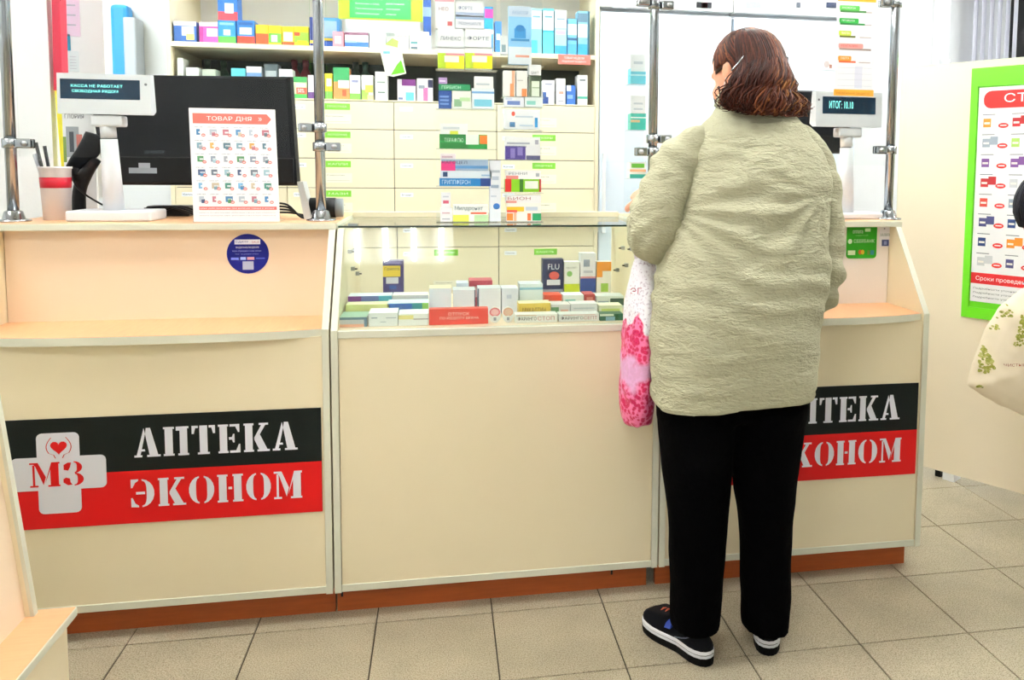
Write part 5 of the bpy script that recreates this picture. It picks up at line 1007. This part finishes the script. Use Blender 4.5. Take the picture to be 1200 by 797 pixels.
# ---------------- customer in the green coat ----------------
def customer():
    root = thing('person', (.80, 2.12, 0), 'person seen from behind in a pale sage green coat, black trousers and dark trainers', 'person')
    YC = 2.12
    rows = [(468, 768, 942, 2.10, .148), (455, 768, 944, 2.10, .149), (425, 767, 949, 2.10, .156), (380, 766, 957, 2.10, .165), (330, 768, 965, 2.105, .163), (290, 780, 964, 2.115, .158), (250, 792, 966, 2.13, .152), (210, 799, 968, 2.145, .146), (180, 804, 962, 2.155, .135), (160, 812, 950, 2.165, .118), (147, 822, 941, 2.17, .098), (136, 834, 932, 2.175, .08), (126, 840, 922, 2.18, .066), (116, 843, 917, 2.185, .062), (112, 846, 914, 2.185, .058)]
    b = MB(); rings = []
    for v, ul, ur, yc, bb in rows:
        pl = P(ul, v, yc); pr = P(ur, v, yc); k = 1.0
        rings.append(ering(pl.z, (pl.x+pr.x)/2, (pr.x-pl.x)/2*k, yc, bb, e=(3.6 if v > 440 else 3.0 if v > 400 else 2.35) if v > 200 else 2.1))
    for r_ in rings[:2]:
        for p_ in r_: p_.z += .016*(p_.x-.8)/.25
    b.loft(rings)
    Lp = [P(822, 168, 2.165), P(797, 188, 2.15), P(781, 222, 2.13), P(770, 262, 2.13), P(767, 279, 2.17), P(760, 274, 2.28), P(757, 256, 2.38), P(757, 240, 2.46)]
    Lr = [.052, .066, .068, .068, .066, .058, .052, .046]
    Rp = [P(934, 172, 2.165), P(951, 195, 2.15), P(963, 235, 2.13), P(967, 290, 2.12), P(963, 336, 2.13), P(955, 346, 2.20), P(950, 352, 2.30), P(946, 362, 2.40)]
    Rr_ = [.062, .062, .057, .054, .052, .051, .048, .043]
    hemz = P(860, 470, 2.1).z
    armL = P(800, 300, 2.1); armR = P(958, 300, 2.1)
    def disp(p, n):
        d = fold(p, n)
        # diagonal pull folds from the left armpit down to the right, and from the right armpit
        if n.y < .3:
            for (ax, az, dx, dz, amp, fr_) in ((P(800, 250, 2).x, P(800, 250, 2).z, .86, .5, .006, 30), (P(965, 230, 2).x, P(965, 230, 2).z, -.8, .6, .004, 34)):
                rx, rz = p.x-ax, p.z-az; r = math.hypot(rx, rz); ang = math.atan2(rz, rx)
                side_ = max(0, (rx*dx-rz*dz)/max(r, .001)); d += amp*1.3*side_*math.exp(-((r-.12)/.13)**2)*math.sin(ang*13+3*noise.noise(p*6))
            d += .0035*math.sin((p.z+.25*p.x)*70+5*noise.noise(p*5))*math.exp(-((p.z-1.0)/.16)**2)
        # centre back seam and hem stitching
        cx = P(876, 300, 2.0).x
        if n.y < -.5: d -= .002*math.exp(-((p.x-cx)/.004)**2)
        d -= .003*math.exp(-((p.z-(hemz+.045))/.005)**2)
        return p+n*d
    def dsl(p, n):
        d = fold(p, n)*.8
        q = min((Lp, Rp), key=lambda L_: min((p-x).length for x in L_)); e = q[4]; r = (p-e).length
        d += .006*math.exp(-(r/.13)**2)*math.sin(p.z*95+p.y*70+3*noise.noise(p*7))+.003*math.sin(p.z*60+p.x*40+5*noise.noise(p*5))
        return p+n*d
    me = remesh(b, .0075, 3, fn=disp); coat = place(me, 'coat', (.80, 2.12, rings[0][0].z), 'coat', root)
    coat['label'] = 'pale sage green crinkled coat with a stand collar'
    for pts_, rad_ in ((Lp, Lr), (Rp, Rr_)):
        b = MB().tube(pts_, rad_, 22, sub=3); b.ball(pts_[0], rad_[0]*.98)
        place(remesh(b, .0065, 2, fn=dsl), 'sleeve', sum(pts_, Vector())/len(pts_), 'coat', coat)
    # collar band, centre seam, hem band as raised pieces
    b = MB(); cz = [(124, 838, 924, 2.18, .072), (112, 842, 918, 2.19, .066), (106, 846, 914, 2.195, .062)]
    rr = []
    for v, ul, ur, yc, bb in cz:
        pl = P(ul, v, yc); pr = P(ur, v, yc); rr.append(ering(pl.z, (pl.x+pr.x)/2, (pr.x-pl.x)/2, yc, bb))
    b.loft(rr, m='coat', caps=False); b.loft([[p+(Vector(((pl.x+pr.x)/2, 2.19, p.z))-p).normalized()*.006 for p in r] for r in rr[::-1]], m='coat', caps=False); b.build('collar', coat)
    # trousers
    zt = P(860, 480, 2.1).z
    b = MB(); leg = []
    for pts in ([(470, 770, 862), (540, 777, 856), (600, 783, 852), (660, 785, 848), (700, 785, 845), (722, 786, 843), (736, 787, 842)], [(470, 850, 942), (540, 860, 932), (600, 866, 928), (660, 868, 925), (700, 870, 924), (722, 870, 922), (736, 871, 921)]):
        rg = []
        for i, (v, ul, ur) in enumerate(pts):
            yc = 2.10 if i < 1 else 2.09; yc += .0*i
            pl = P(ul, v, yc); pr = P(ur, v, yc); a = (pr.x-pl.x)/2
            rg.append(ering(pl.z, (pl.x+pr.x)/2, a, yc, max(a*1.08, .075), e=2.1))
        leg.append(rg); b.loft(rg)
    p0 = P(766, 440, 2.1); p1 = P(950, 440, 2.1); p2 = P(770, 490, 2.1); p3 = P(942, 490, 2.1)
    b.loft([ering(p2.z, (p2.x+p3.x)/2, (p3.x-p2.x)/2, 2.1, .10), ering(p0.z, (p0.x+p1.x)/2, (p1.x-p0.x)/2-.01, 2.1, .105), ering(p0.z+.12, (p0.x+p1.x)/2, (p1.x-p0.x)/2-.02, 2.1, .12)])
    def dt(p, n): return p+n*(.006*noise.noise(Vector((p.x*9, p.y*9, p.z*5)))+.003*noise.noise(Vector((p.x*20, p.y*20, p.z*12))))
    me = remesh(b, .009, 3, fn=dt); place(me, 'trousers', (.80, 2.1, .05), 'trouser', root)['label'] = 'loose black trousers'
    # body: one continuous figure inside the clothes
    hc = P(873, 90, 2.215); H = HeadF((hc.x, 2.215, hc.z), .5, .30, 1.0)
    b = MB(); head_mesh(b, H)
    b.tube([P(878, 122, 2.17), P(876, 104, 2.19), H.p(0, -.01, -.06)], [.062, .056, .055], 18, sub=2)
    tr = []
    for v, ul, ur, yc, bb in rows[:-2]:
        pl = P(ul, v, yc); pr = P(ur, v, yc); tr.append(ering(pl.z, (pl.x+pr.x)/2, (pr.x-pl.x)/2-.025, yc, max(bb-.025, .03)))
    b.loft(tr)
    b.tube(Lp[:-1], [max(x-.02, .03) for x in Lr[:-1]], 14, sub=2); b.tube(Rp[:-1], [max(x-.018, .03) for x in Rr_[:-1]], 14, sub=2)
    wl = P(757, 234, 2.48); wr = P(944, 366, 2.42)
    b.tube([Lp[-2], wl], [.034, .026], 12); b.tube([Rp[-2], wr], [.032, .026], 12)
    hand(b, wl, Vector((.02, 1, .28)), Vector((.5, .1, -.8)), .95, .9, 1)
    wr2 = Vector((wr.x, wr.y, wr.z)); hand(b, wr2, Vector((0, 1, -.18)), Vector((0, -.1, -1)), .95, .35, -1)
    for rg in leg:
        c = [sum(r, Vector())/len(r) for r in rg]; b.tube([c[0]+Vector((0, 0, .1))]+c+[Vector((c[-1].x, c[-1].y, .05))], [.07, .075, .06, .05, .042, .034, .028, .025, .025], 14)
    me = remesh(b, .0052, 2); body = place(me, 'body', (.80, 2.12, .03), 'skin', root)
    eyes(H, body)
    # mask and earring
    b = MB(); mr = []
    for z in (-.11, -.085, -.05, -.015):
        mr.append([H.p(.070*math.sin(a), .012+(.098 if z != -.11 else .088)*math.cos(a)*(1 if z > -.1 else .95), z) for a in [(-1.25+2.5*k/12) for k in range(13)]])
    b.loft(mr, '#15171c', caps=False); b.build('face_mask', root)['label'] = 'dark face mask'
    b = MB().tube([H.p(-.066, .03, -.03), H.p(-.078, 0, -.005), H.p(-.076, -.012, .02)], .0016, 5, '#d9d9de', sub=3); b.build('mask_strap', root)
    MB().ball(H.p(-.079, -.002, -.034), .005, m='chrome', n=6).build('earring', root)
    # shoes
    p = G(830, 781); shoe(root, (p.x+.006, p.y+.0, 0), .45, .258)
    p = G(900, 768); shoe(root, (p.x, p.y-.004, 0), -.28, .258)
    # hair: cap plus strands
    b = MB(); rnd = random.Random(3)
    C0 = Vector((H.c.x, H.c.y, H.c.z)); cap = []
    HC = H.p(.004, -.012, .016); hx, hy, hz = .086, .104, .112
    def surf(th, ph, k=1.0):   # th from the top, ph = 0 at the back, negative to the left
        c = H.u*math.cos(th)*hz*k+(-H.f*math.cos(ph)*hy-H.r*math.sin(-ph)*hx)*math.sin(th)*k
        return HC+c
    cap = []
    for j in range(1, 12):
        th = j*.165
        cap.append([surf(min(th, 1.05 if abs(((ph+pi) % (2*pi))-pi) > 2.2 else (1.55 if abs(((ph+pi) % (2*pi))-pi) > 1.45 else 2.0)), ph, .985) for ph in [2*pi*k/32 for k in range(32)]])
    b.loft(cap, '#33150c', 'hair')
    browns = ['#2a100a', '#3a180d', '#4f2414', '#63301a', '#7a4526', '#3a150c', '#5a2c17', '#95602f']
    def strand(p, r0, col): b.tube(p, r0, 4, col, 'hair', sub=3, flat=.6)
    # short strands from crown to the front and sides
    for i in range(700):
        ph = rnd.uniform(-pi, pi); w_ = rnd.uniform(-.12, .12)
        apx = abs(ph); end = 1.15 if apx > 2.2 else (1.45 if apx > 1.5 else 2.0)
        pts = [surf(.08+(end-.08)*k/5*rnd.uniform(.96, 1.02), ph+w_*k/5-(.18 if ph < 0 else -.05)*math.sin(k), 1.0+rnd.uniform(.0, .035)) for k in range(6)]
        col = rnd.choice(browns[:5] if ph < -.3 else browns[1:])
        strand(pts, [.0026]*4+[.0022, .001], col)
    # long hair falling over the collar, wider to the right, curled at the ends
    for i in range(1100):
        s_ = rnd.random(); ph = -1.25+2.75*s_
        ue = 846+96*s_**.9+rnd.uniform(-6, 6); ve = 122+8*math.sin(s_*pi)+(10*max(0, s_-.6)/.4)+rnd.uniform(-10, 5)
        ye = 2.055+.05*abs(s_-.45)*2+rnd.uniform(-.015, .02) if s_ < .75 else 2.10+.06*(s_-.75)*4+rnd.uniform(-.02, .02)
        e = P(ue, ve, ye)
        k1 = surf(.25+rnd.uniform(0, .3), ph*.8, 1.02); k2 = surf(1.0, ph*.95, 1.05+rnd.uniform(0, .03)); k3 = surf(1.65, ph, 1.05+rnd.uniform(0, .05))
        wv = Vector((rnd.uniform(-.02, .02), rnd.uniform(-.014, .008), 0))
        m1 = k3.lerp(e, .45)+wv+Vector((0, -.012, 0)); m2 = k3.lerp(e, .8)-wv*1.2+Vector((0, -.012, .0))
        curl = e+Vector((rnd.uniform(-.024, .024), rnd.uniform(-.012, .018), rnd.uniform(-.004, .016)))
        strand([k1, k2, k3, m1, m2, e, curl], [.0022, .003, .0032, .003, .0028, .0022, .0008], rnd.choice(browns[:3]+browns[5:6] if s_ < .38 else (browns[2:] if rnd.random() < .6 else browns[:5])))
    hr = b.build('hair', root); hr['label'] = 'shoulder length auburn brown hair'
    a = surf(1.12, -.75, 1.09); c = surf(.80, -.35, 1.09)
    pa = P(857, 83, 2.10); pc = P(871, 66, 2.10)
    MB().tube([pa, pa.lerp(pc, .5)+Vector((0, -.004, 0)), pc], .0022, 6, m='chrome', sub=2).build('hairpin', hr)
    q = P(917, 70, 2.20); MB().cbox(q.x-.012, q.x+.014, 2.19, 2.21, q.z-.012, q.z+.008, .003, m='black').build('hair_clip', hr)
    # roots of hairpin sit in the hair
    return Lp
Lp = customer()
# floral bag hanging from the forearm
def bag():
    m, N, L, bs, mp = clothmat('floral', '#eeeaf2', 0)
    m.node_tree.nodes['Principled BSDF'].inputs['Roughness'].default_value = .35
    sx_ = N.new('ShaderNodeSeparateXYZ'); tc = N.new('ShaderNodeNewGeometry'); L.new(tc.outputs['Position'], sx_.inputs[0])
    vo = N.new('ShaderNodeTexVoronoi'); vo.inputs['Scale'].default_value = 34; L.new(tc.outputs['Position'], vo.inputs['Vector'])
    vo2 = N.new('ShaderNodeTexVoronoi'); vo2.inputs['Scale'].default_value = 95; L.new(tc.outputs['Position'], vo2.inputs['Vector'])
    nz = N.new('ShaderNodeTexNoise'); nz.inputs['Scale'].default_value = 22; nz.inputs['Detail'].default_value = 5; L.new(tc.outputs['Position'], nz.inputs['Vector'])
    nw = N.new('ShaderNodeTexNoise'); nw.inputs['Scale'].default_value = 14; L.new(tc.outputs['Position'], nw.inputs['Vector'])
    r = N.new('ShaderNodeValToRGB'); e = r.color_ramp.elements; e[0].position = .25; e[0].color = (*lin('#7a0a2c'), 1); e[1].position = .8; e[1].color = (*lin('#ec7dac'), 1)
    for p_, c_ in ((.42, '#b81048'), (.54, '#d8306a'), (.62, '#c41c48')): q = e.new(p_); q.color = (*lin(c_), 1)
    mxv = N.new('ShaderNodeMath'); mxv.operation = 'MULTIPLY_ADD'; L.new(vo2.outputs['Distance'], mxv.inputs[0]); mxv.inputs[1].default_value = .55; 
    nb = N.new('ShaderNodeMath'); nb.operation = 'MULTIPLY'; nb.inputs[1].default_value = .8; L.new(nz.outputs['Fac'], nb.inputs[0]); L.new(nb.outputs[0], mxv.inputs[2]); L.new(mxv.outputs[0], r.inputs[0])
    # petals edge darker, pale lilac band in the middle, white speckled top
    zz = N.new('ShaderNodeMath'); zz.operation = 'MULTIPLY_ADD'; L.new(nw.outputs['Fac'], zz.inputs[0]); zz.inputs[1].default_value = .16; L.new(sx_.outputs['Z'], zz.inputs[2])
    zr = N.new('ShaderNodeMapRange'); L.new(zz.outputs[0], zr.inputs[0]); ztop = P(745, 378, 2.28).z+.08; zr.inputs[1].default_value = ztop-.004; zr.inputs[2].default_value = ztop+.004
    rp = N.new('ShaderNodeValToRGB'); e = rp.color_ramp.elements; zb0 = P(745, 447, 2.28).z+.08; zb1 = P(745, 415, 2.28).z+.08
    e[0].position = 0; e[0].color = (0, 0, 0, 1); e[1].position = 1; e[1].color = (0, 0, 0, 1)
    q = e.new(.40); q.color = (0, 0, 0, 1); q = e.new(.45); q.color = (.75, .75, .75, 1); q = e.new(.55); q.color = (.75, .75, .75, 1); q = e.new(.60); q.color = (0, 0, 0, 1)
    br = N.new('ShaderNodeMapRange'); L.new(zz.outputs[0], br.inputs[0]); mid = (zb0+zb1)/2; hw = (zb1-zb0)*3.2; br.inputs[1].default_value = mid-hw; br.inputs[2].default_value = mid+hw; L.new(br.outputs[0], rp.inputs[0])
    m1 = N.new('ShaderNodeMix'); m1.data_type = 'RGBA'; L.new(rp.outputs[0], m1.inputs[0]); L.new(r.outputs[0], m1.inputs[6]); m1.inputs[7].default_value = (*lin('#e4bce6'), 1)
    sp = N.new('ShaderNodeValToRGB'); e = sp.color_ramp.elements; e[0].position = .28; e[0].color = (*lin('#b9a9bb'), 1); e[1].position = .45; e[1].color = (*lin('#efedf6'), 1)
    n3 = N.new('ShaderNodeTexNoise'); n3.inputs['Scale'].default_value = 150; L.new(tc.outputs['Position'], n3.inputs['Vector']); L.new(n3.outputs['Fac'], sp.inputs[0])
    m2 = N.new('ShaderNodeMix'); m2.data_type = 'RGBA'; L.new(zr.outputs[0], m2.inputs[0]); L.new(m1.outputs[2], m2.inputs[6]); L.new(sp.outputs[0], m2.inputs[7]); L.new(m2.outputs[2], bs.inputs['Base Color'])
    Yb = 2.285
    rows = [(496, 736, 757, .035), (492, 730, 762, .065), (478, 727, 764, .085), (450, 726, 764, .10), (415, 728, 765, .10), (375, 732, 767, .092), (340, 736, 768, .075), (318, 739, 767, .055), (303, 743, 765, .035)]
    b = MB(); rg = []
    for v, ul, ur, bb in rows:
        a = P(ul, v, Yb); c = P(ur, v, Yb); rg.append(ering(a.z, (a.x+c.x)/2, (c.x-a.x)/2, Yb-.01, bb, 28, 2.0))
    b.loft(rg, m='floral')
    def dd(p, n): return p+n*(.007*noise.noise(Vector((p.x*22, p.y*22, p.z*6)))+.004*noise.noise(Vector((p.x*40, p.y*40, p.z*25))))
    t = thing('carrier_bag', (P(746, 490, Yb).x, Yb, rg[0][0].z), 'slim white carrier bag with pink roses hanging from the coat sleeve', 'bag')
    me = remesh(b, .006, 2, fn=dd); place(me, 'bag_body', (P(746, 490, Yb).x, Yb, rg[0][0].z), 'floral', t)
    top = rg[-1][0].z; cx = (rg[-1][0].x+rg[-1][14].x)/2; el = Lp[5]
    for k, s_ in enumerate((-1, 1)):
        pts = []
        for j in range(11):
            a = pi*j/10; pts.append((el.x+.006-.05*math.cos(a)*1.0, Yb+.012*s_-.003, el.z+.058*math.sin(a)))
        pts = [(cx-.012, Yb+.01*s_, top-.02)]+pts+[(cx+.012, Yb+.01*s_, top-.02)]
        b = MB().tube(pts, .004, 6, '#ece6f0', sub=2, flat=2.2); b.build('handle', t)
    b = MB()
    pz = P(737, 344, Yb-.07); f = Fr((pz.x, Yb-.088, pz.z), (1, 0, 0), (0, 0, 1)); f.text(b, 'ЭГ', .0, .0, .018, '#a8204c', w=.032, d=.0)
    b.build('lettering', t)
bag()
# ---------------- person at the right edge of the frame ----------------
def passer():
    Yp = 2.25
    hc = P(1229, 246, Yp); cx = P(1296, 400, Yp).x
    root = thing('person', (cx, Yp, 0), 'person with dark hair at right frame edge, mostly out of view, behind a cream bag', 'person')
    H = HeadF((hc.x, Yp, hc.z), -1.2, .15, .92)
    b = MB(); head_mesh(b, H)
    nz_ = H.p(0, -.01, -.06)
    b.tube([nz_, nz_.lerp(Vector((P(1250, 360, Yp).x, Yp, .98)), .45), (P(1250, 360, Yp).x, Yp, .95)], [.048, .045, .07], 14, sub=2)
    zs = [(1.03, .05, .048), (.99, .085, .062), (.95, .13, .075), (.88, .155, .09), (.75, .14, .10), (.62, .13, .10), (.52, .14, .105)]
    ct = P(1250, 360, Yp).x; lean = lambda z: ct+(cx-ct)*max(0, min(1, (.98-z)/.42))
    b.loft([ering(z, lean(z), a, Yp, bb) for z, a, bb in zs])
    for s_ in (-1, 1):
        b.tube([(cx+s_*.05, Yp, .56), (cx+s_*.06, Yp, .30), (cx+s_*.06, Yp+.005, .05)], [.075, .05, .036], 12, sub=2)
        w_ = Vector((lean(.66)+s_*.17, Yp-(-.02 if s_ < 0 else .06), .60)); b.tube([(lean(.93)+s_*.13, Yp, .93), (lean(.76)+s_*.165, Yp+.03, .76), w_], [.042, .034, .024], 12, sub=2)
        hand(b, w_, Vector((0, -.35, -1)), Vector((-s_, 0, 0)), .8, .8, s_)
    body = place(remesh(b, .0055, 2), 'body', (cx, Yp, .03), 'skin', root); eyes(H, body)
    b = MB(); b.loft([ering(z, lean(z), a+.018, Yp, bb+.02) for z, a, bb in [(1.045, .05, .045), (.99, .085, .06)]+[(.95, .13, .075), (.88, .155, .09), (.75, .145, .10), (.62, .145, .11), (.50, .155, .115)]])
    for s_ in (-1, 1): b.tube([(lean(.93)+s_*.12, Yp, .93), (lean(.76)+s_*.165, Yp+.03, .76), (lean(.66)+s_*.17, Yp-(-.022 if s_ < 0 else .055), .62)], [.056, .048, .038], 12, sub=2)
    place(remesh(b, .009, 3, fn=lambda p, n: p+n*.004*noise.noise(p*14)), 'jacket', (cx, Yp, .5), 'darkcloth', root)
    b = MB()
    for s_ in (-1, 1): b.tube([(cx+s_*.05, Yp, .55), (cx+s_*.06, Yp, .30), (cx+s_*.06, Yp, .06)], [.088, .066, .056], 14, sub=2)
    place(remesh(b, .009, 3), 'trousers', (cx, Yp, .04), 'darkcloth', root)
    for s_ in (-1, 1): shoe(root, (cx+s_*.06, Yp-.07, 0), 0, .20)
    b = MB(); HC = H.p(0, -.014, .012); rnd = random.Random(5)
    def surf(th, ph, k=1.0): return HC+(H.u*math.cos(th)*.106+(-H.f*math.cos(ph)*.10-H.r*math.sin(-ph)*.084)*math.sin(th))*k
    b.loft([[surf(min(j*.165, 1.1 if abs(((ph+pi) % (2*pi))-pi) > 2 else 2.25), ph, 1) for ph in [2*pi*k/28 for k in range(28)]] for j in range(1, 14)], '#080a12', 'hair')
    for i in range(260):
        ph = rnd.uniform(-pi, pi); end = 1.15 if abs(ph) > 2 else 2.3
        b.tube([surf(.1+(end-.1)*k/5, ph+.05*math.sin(k), 1.01+rnd.uniform(0, .03)) for k in range(6)], [.0034]*5+[.0012], 4, rnd.choice(['#070911', '#0c1020', '#10131c']), 'hair', sub=2)
    b.build('hair', root)['label'] = 'short smooth blue-black hair'
passer()
def tote():
    Y = 2.12
    out = [(1133, 452), (1135, 445), (1140, 424), (1147, 404), (1158, 378), (1172, 358), (1188, 343), (1205, 332), (1230, 326), (1262, 335), (1285, 380), (1290, 440), (1270, 490), (1235, 500), (1200, 490), (1175, 476), (1150, 462)]
    cen = P(1215, 415, Y); b = MB(); n = len(out)
    P2 = [P(u, v, Y) for u, v in out]; lay = []
    for k, (s_, off) in enumerate(((.35, -.062), (.6, -.055), (.82, -.038), (.95, -.016), (1, 0), (.96, .012), (.8, .026), (.5, .034))):
        lay.append([Vector((cen.x+(p.x-cen.x)*s_, Y+off, cen.z+(p.z-cen.z)*s_)) for p in P2])
    b.loft(lay[::-1])
    m, N, L, bs, mp = clothmat('totecloth', '#efe2c8', 0)
    def dd(p, n): return p+n*(.006*noise.noise(Vector((p.x*10, p.y*10, p.z*10+(p.x)*12)))+.003*noise.noise(p*30))
    t = thing('cloth_bag', (cen.x, Y, P(1200, 490, Y).z), 'cream cloth bag printed with green trees, at the right edge of the frame', 'bag')
    me = remesh(b, .006, 3, fn=dd)
    from mathutils.bvhtree import BVHTree
    bv = BVHTree.FromPolygons([v.co.copy() for v in me.vertices], [tuple(p.vertices) for p in me.polygons])
    body = place(me, 'bag_body', (cen.x, Y, P(1200, 490, Y).z), 'totecloth', t)
    rnd = random.Random(11); b = MB()
    def dab(x, z, r, col, asp=1.0):
        ps = []
        for k in range(7):
            a = 2*pi*k/7; h = bv.ray_cast(Vector((x+r*math.cos(a), Y-.3, z+r*asp*math.sin(a))), Vector((0, 1, 0)))
            if h[0] is None: return
            ps.append(h[0]+Vector((0, -.0012, 0)))
        b.add(ps, [tuple(range(7))], col, 'vinyl')
    def tree(u, v, w_, h_, n_):
        c = P(u, v, Y)
        for k in range(n_):
            zz = rnd.uniform(0, 1); xx = rnd.uniform(-1, 1)*(1-zz)*.9
            dab(c.x+xx*w_/2+.02*0, c.z+zz*h_, rnd.uniform(.002, .0045), rnd.choice(['#9a9a3a', '#a9a94c', '#8a8f38', '#b9b66a']))
    for tr_ in ((1148, 434, .055, .075, 90), (1184, 402, .075, .09, 110), (1172, 372, .06, .06, 50), (1160, 384, .03, .04, 22), (1142, 452, .03, .008, 12), (1240, 470, .07, .09, 80)):
        b = MB(); tree(*tr_)
        if b.v: b.build('tree_print', body)
    b = MB(); x0 = P(1163, 420, Y).x; z0 = P(1177, 424, Y).z; vs, fs, asp = text2d('ЧИСТЫЙ ЛЕС')
    hv = []
    for x, y in vs:
        h = bv.ray_cast(Vector((x0+x*.10, Y-.3, z0+y*.010)), Vector((0, 1, 0))); hv.append((h[0] if h[0] is not None else Vector((x0+x*.1, Y, z0)))+Vector((0, -.0014, 0)))
    b.add(hv, fs, '#a8543a', 'vinyl'); b.build('lettering', body)
    # strap up over the arm
    a = P(1212, 334, Y); c = P(1252, 334, Y)
    b = MB().tube([(a.x, Y-.005, a.z-.01), (a.x+.03, Y-.01, a.z+.045), (c.x-.01, Y+.01, c.z+.05), (c.x, Y, c.z-.01)], .007, 8, '#e3d4b6', sub=4, flat=2.0); b.build('handle', t)
tote()
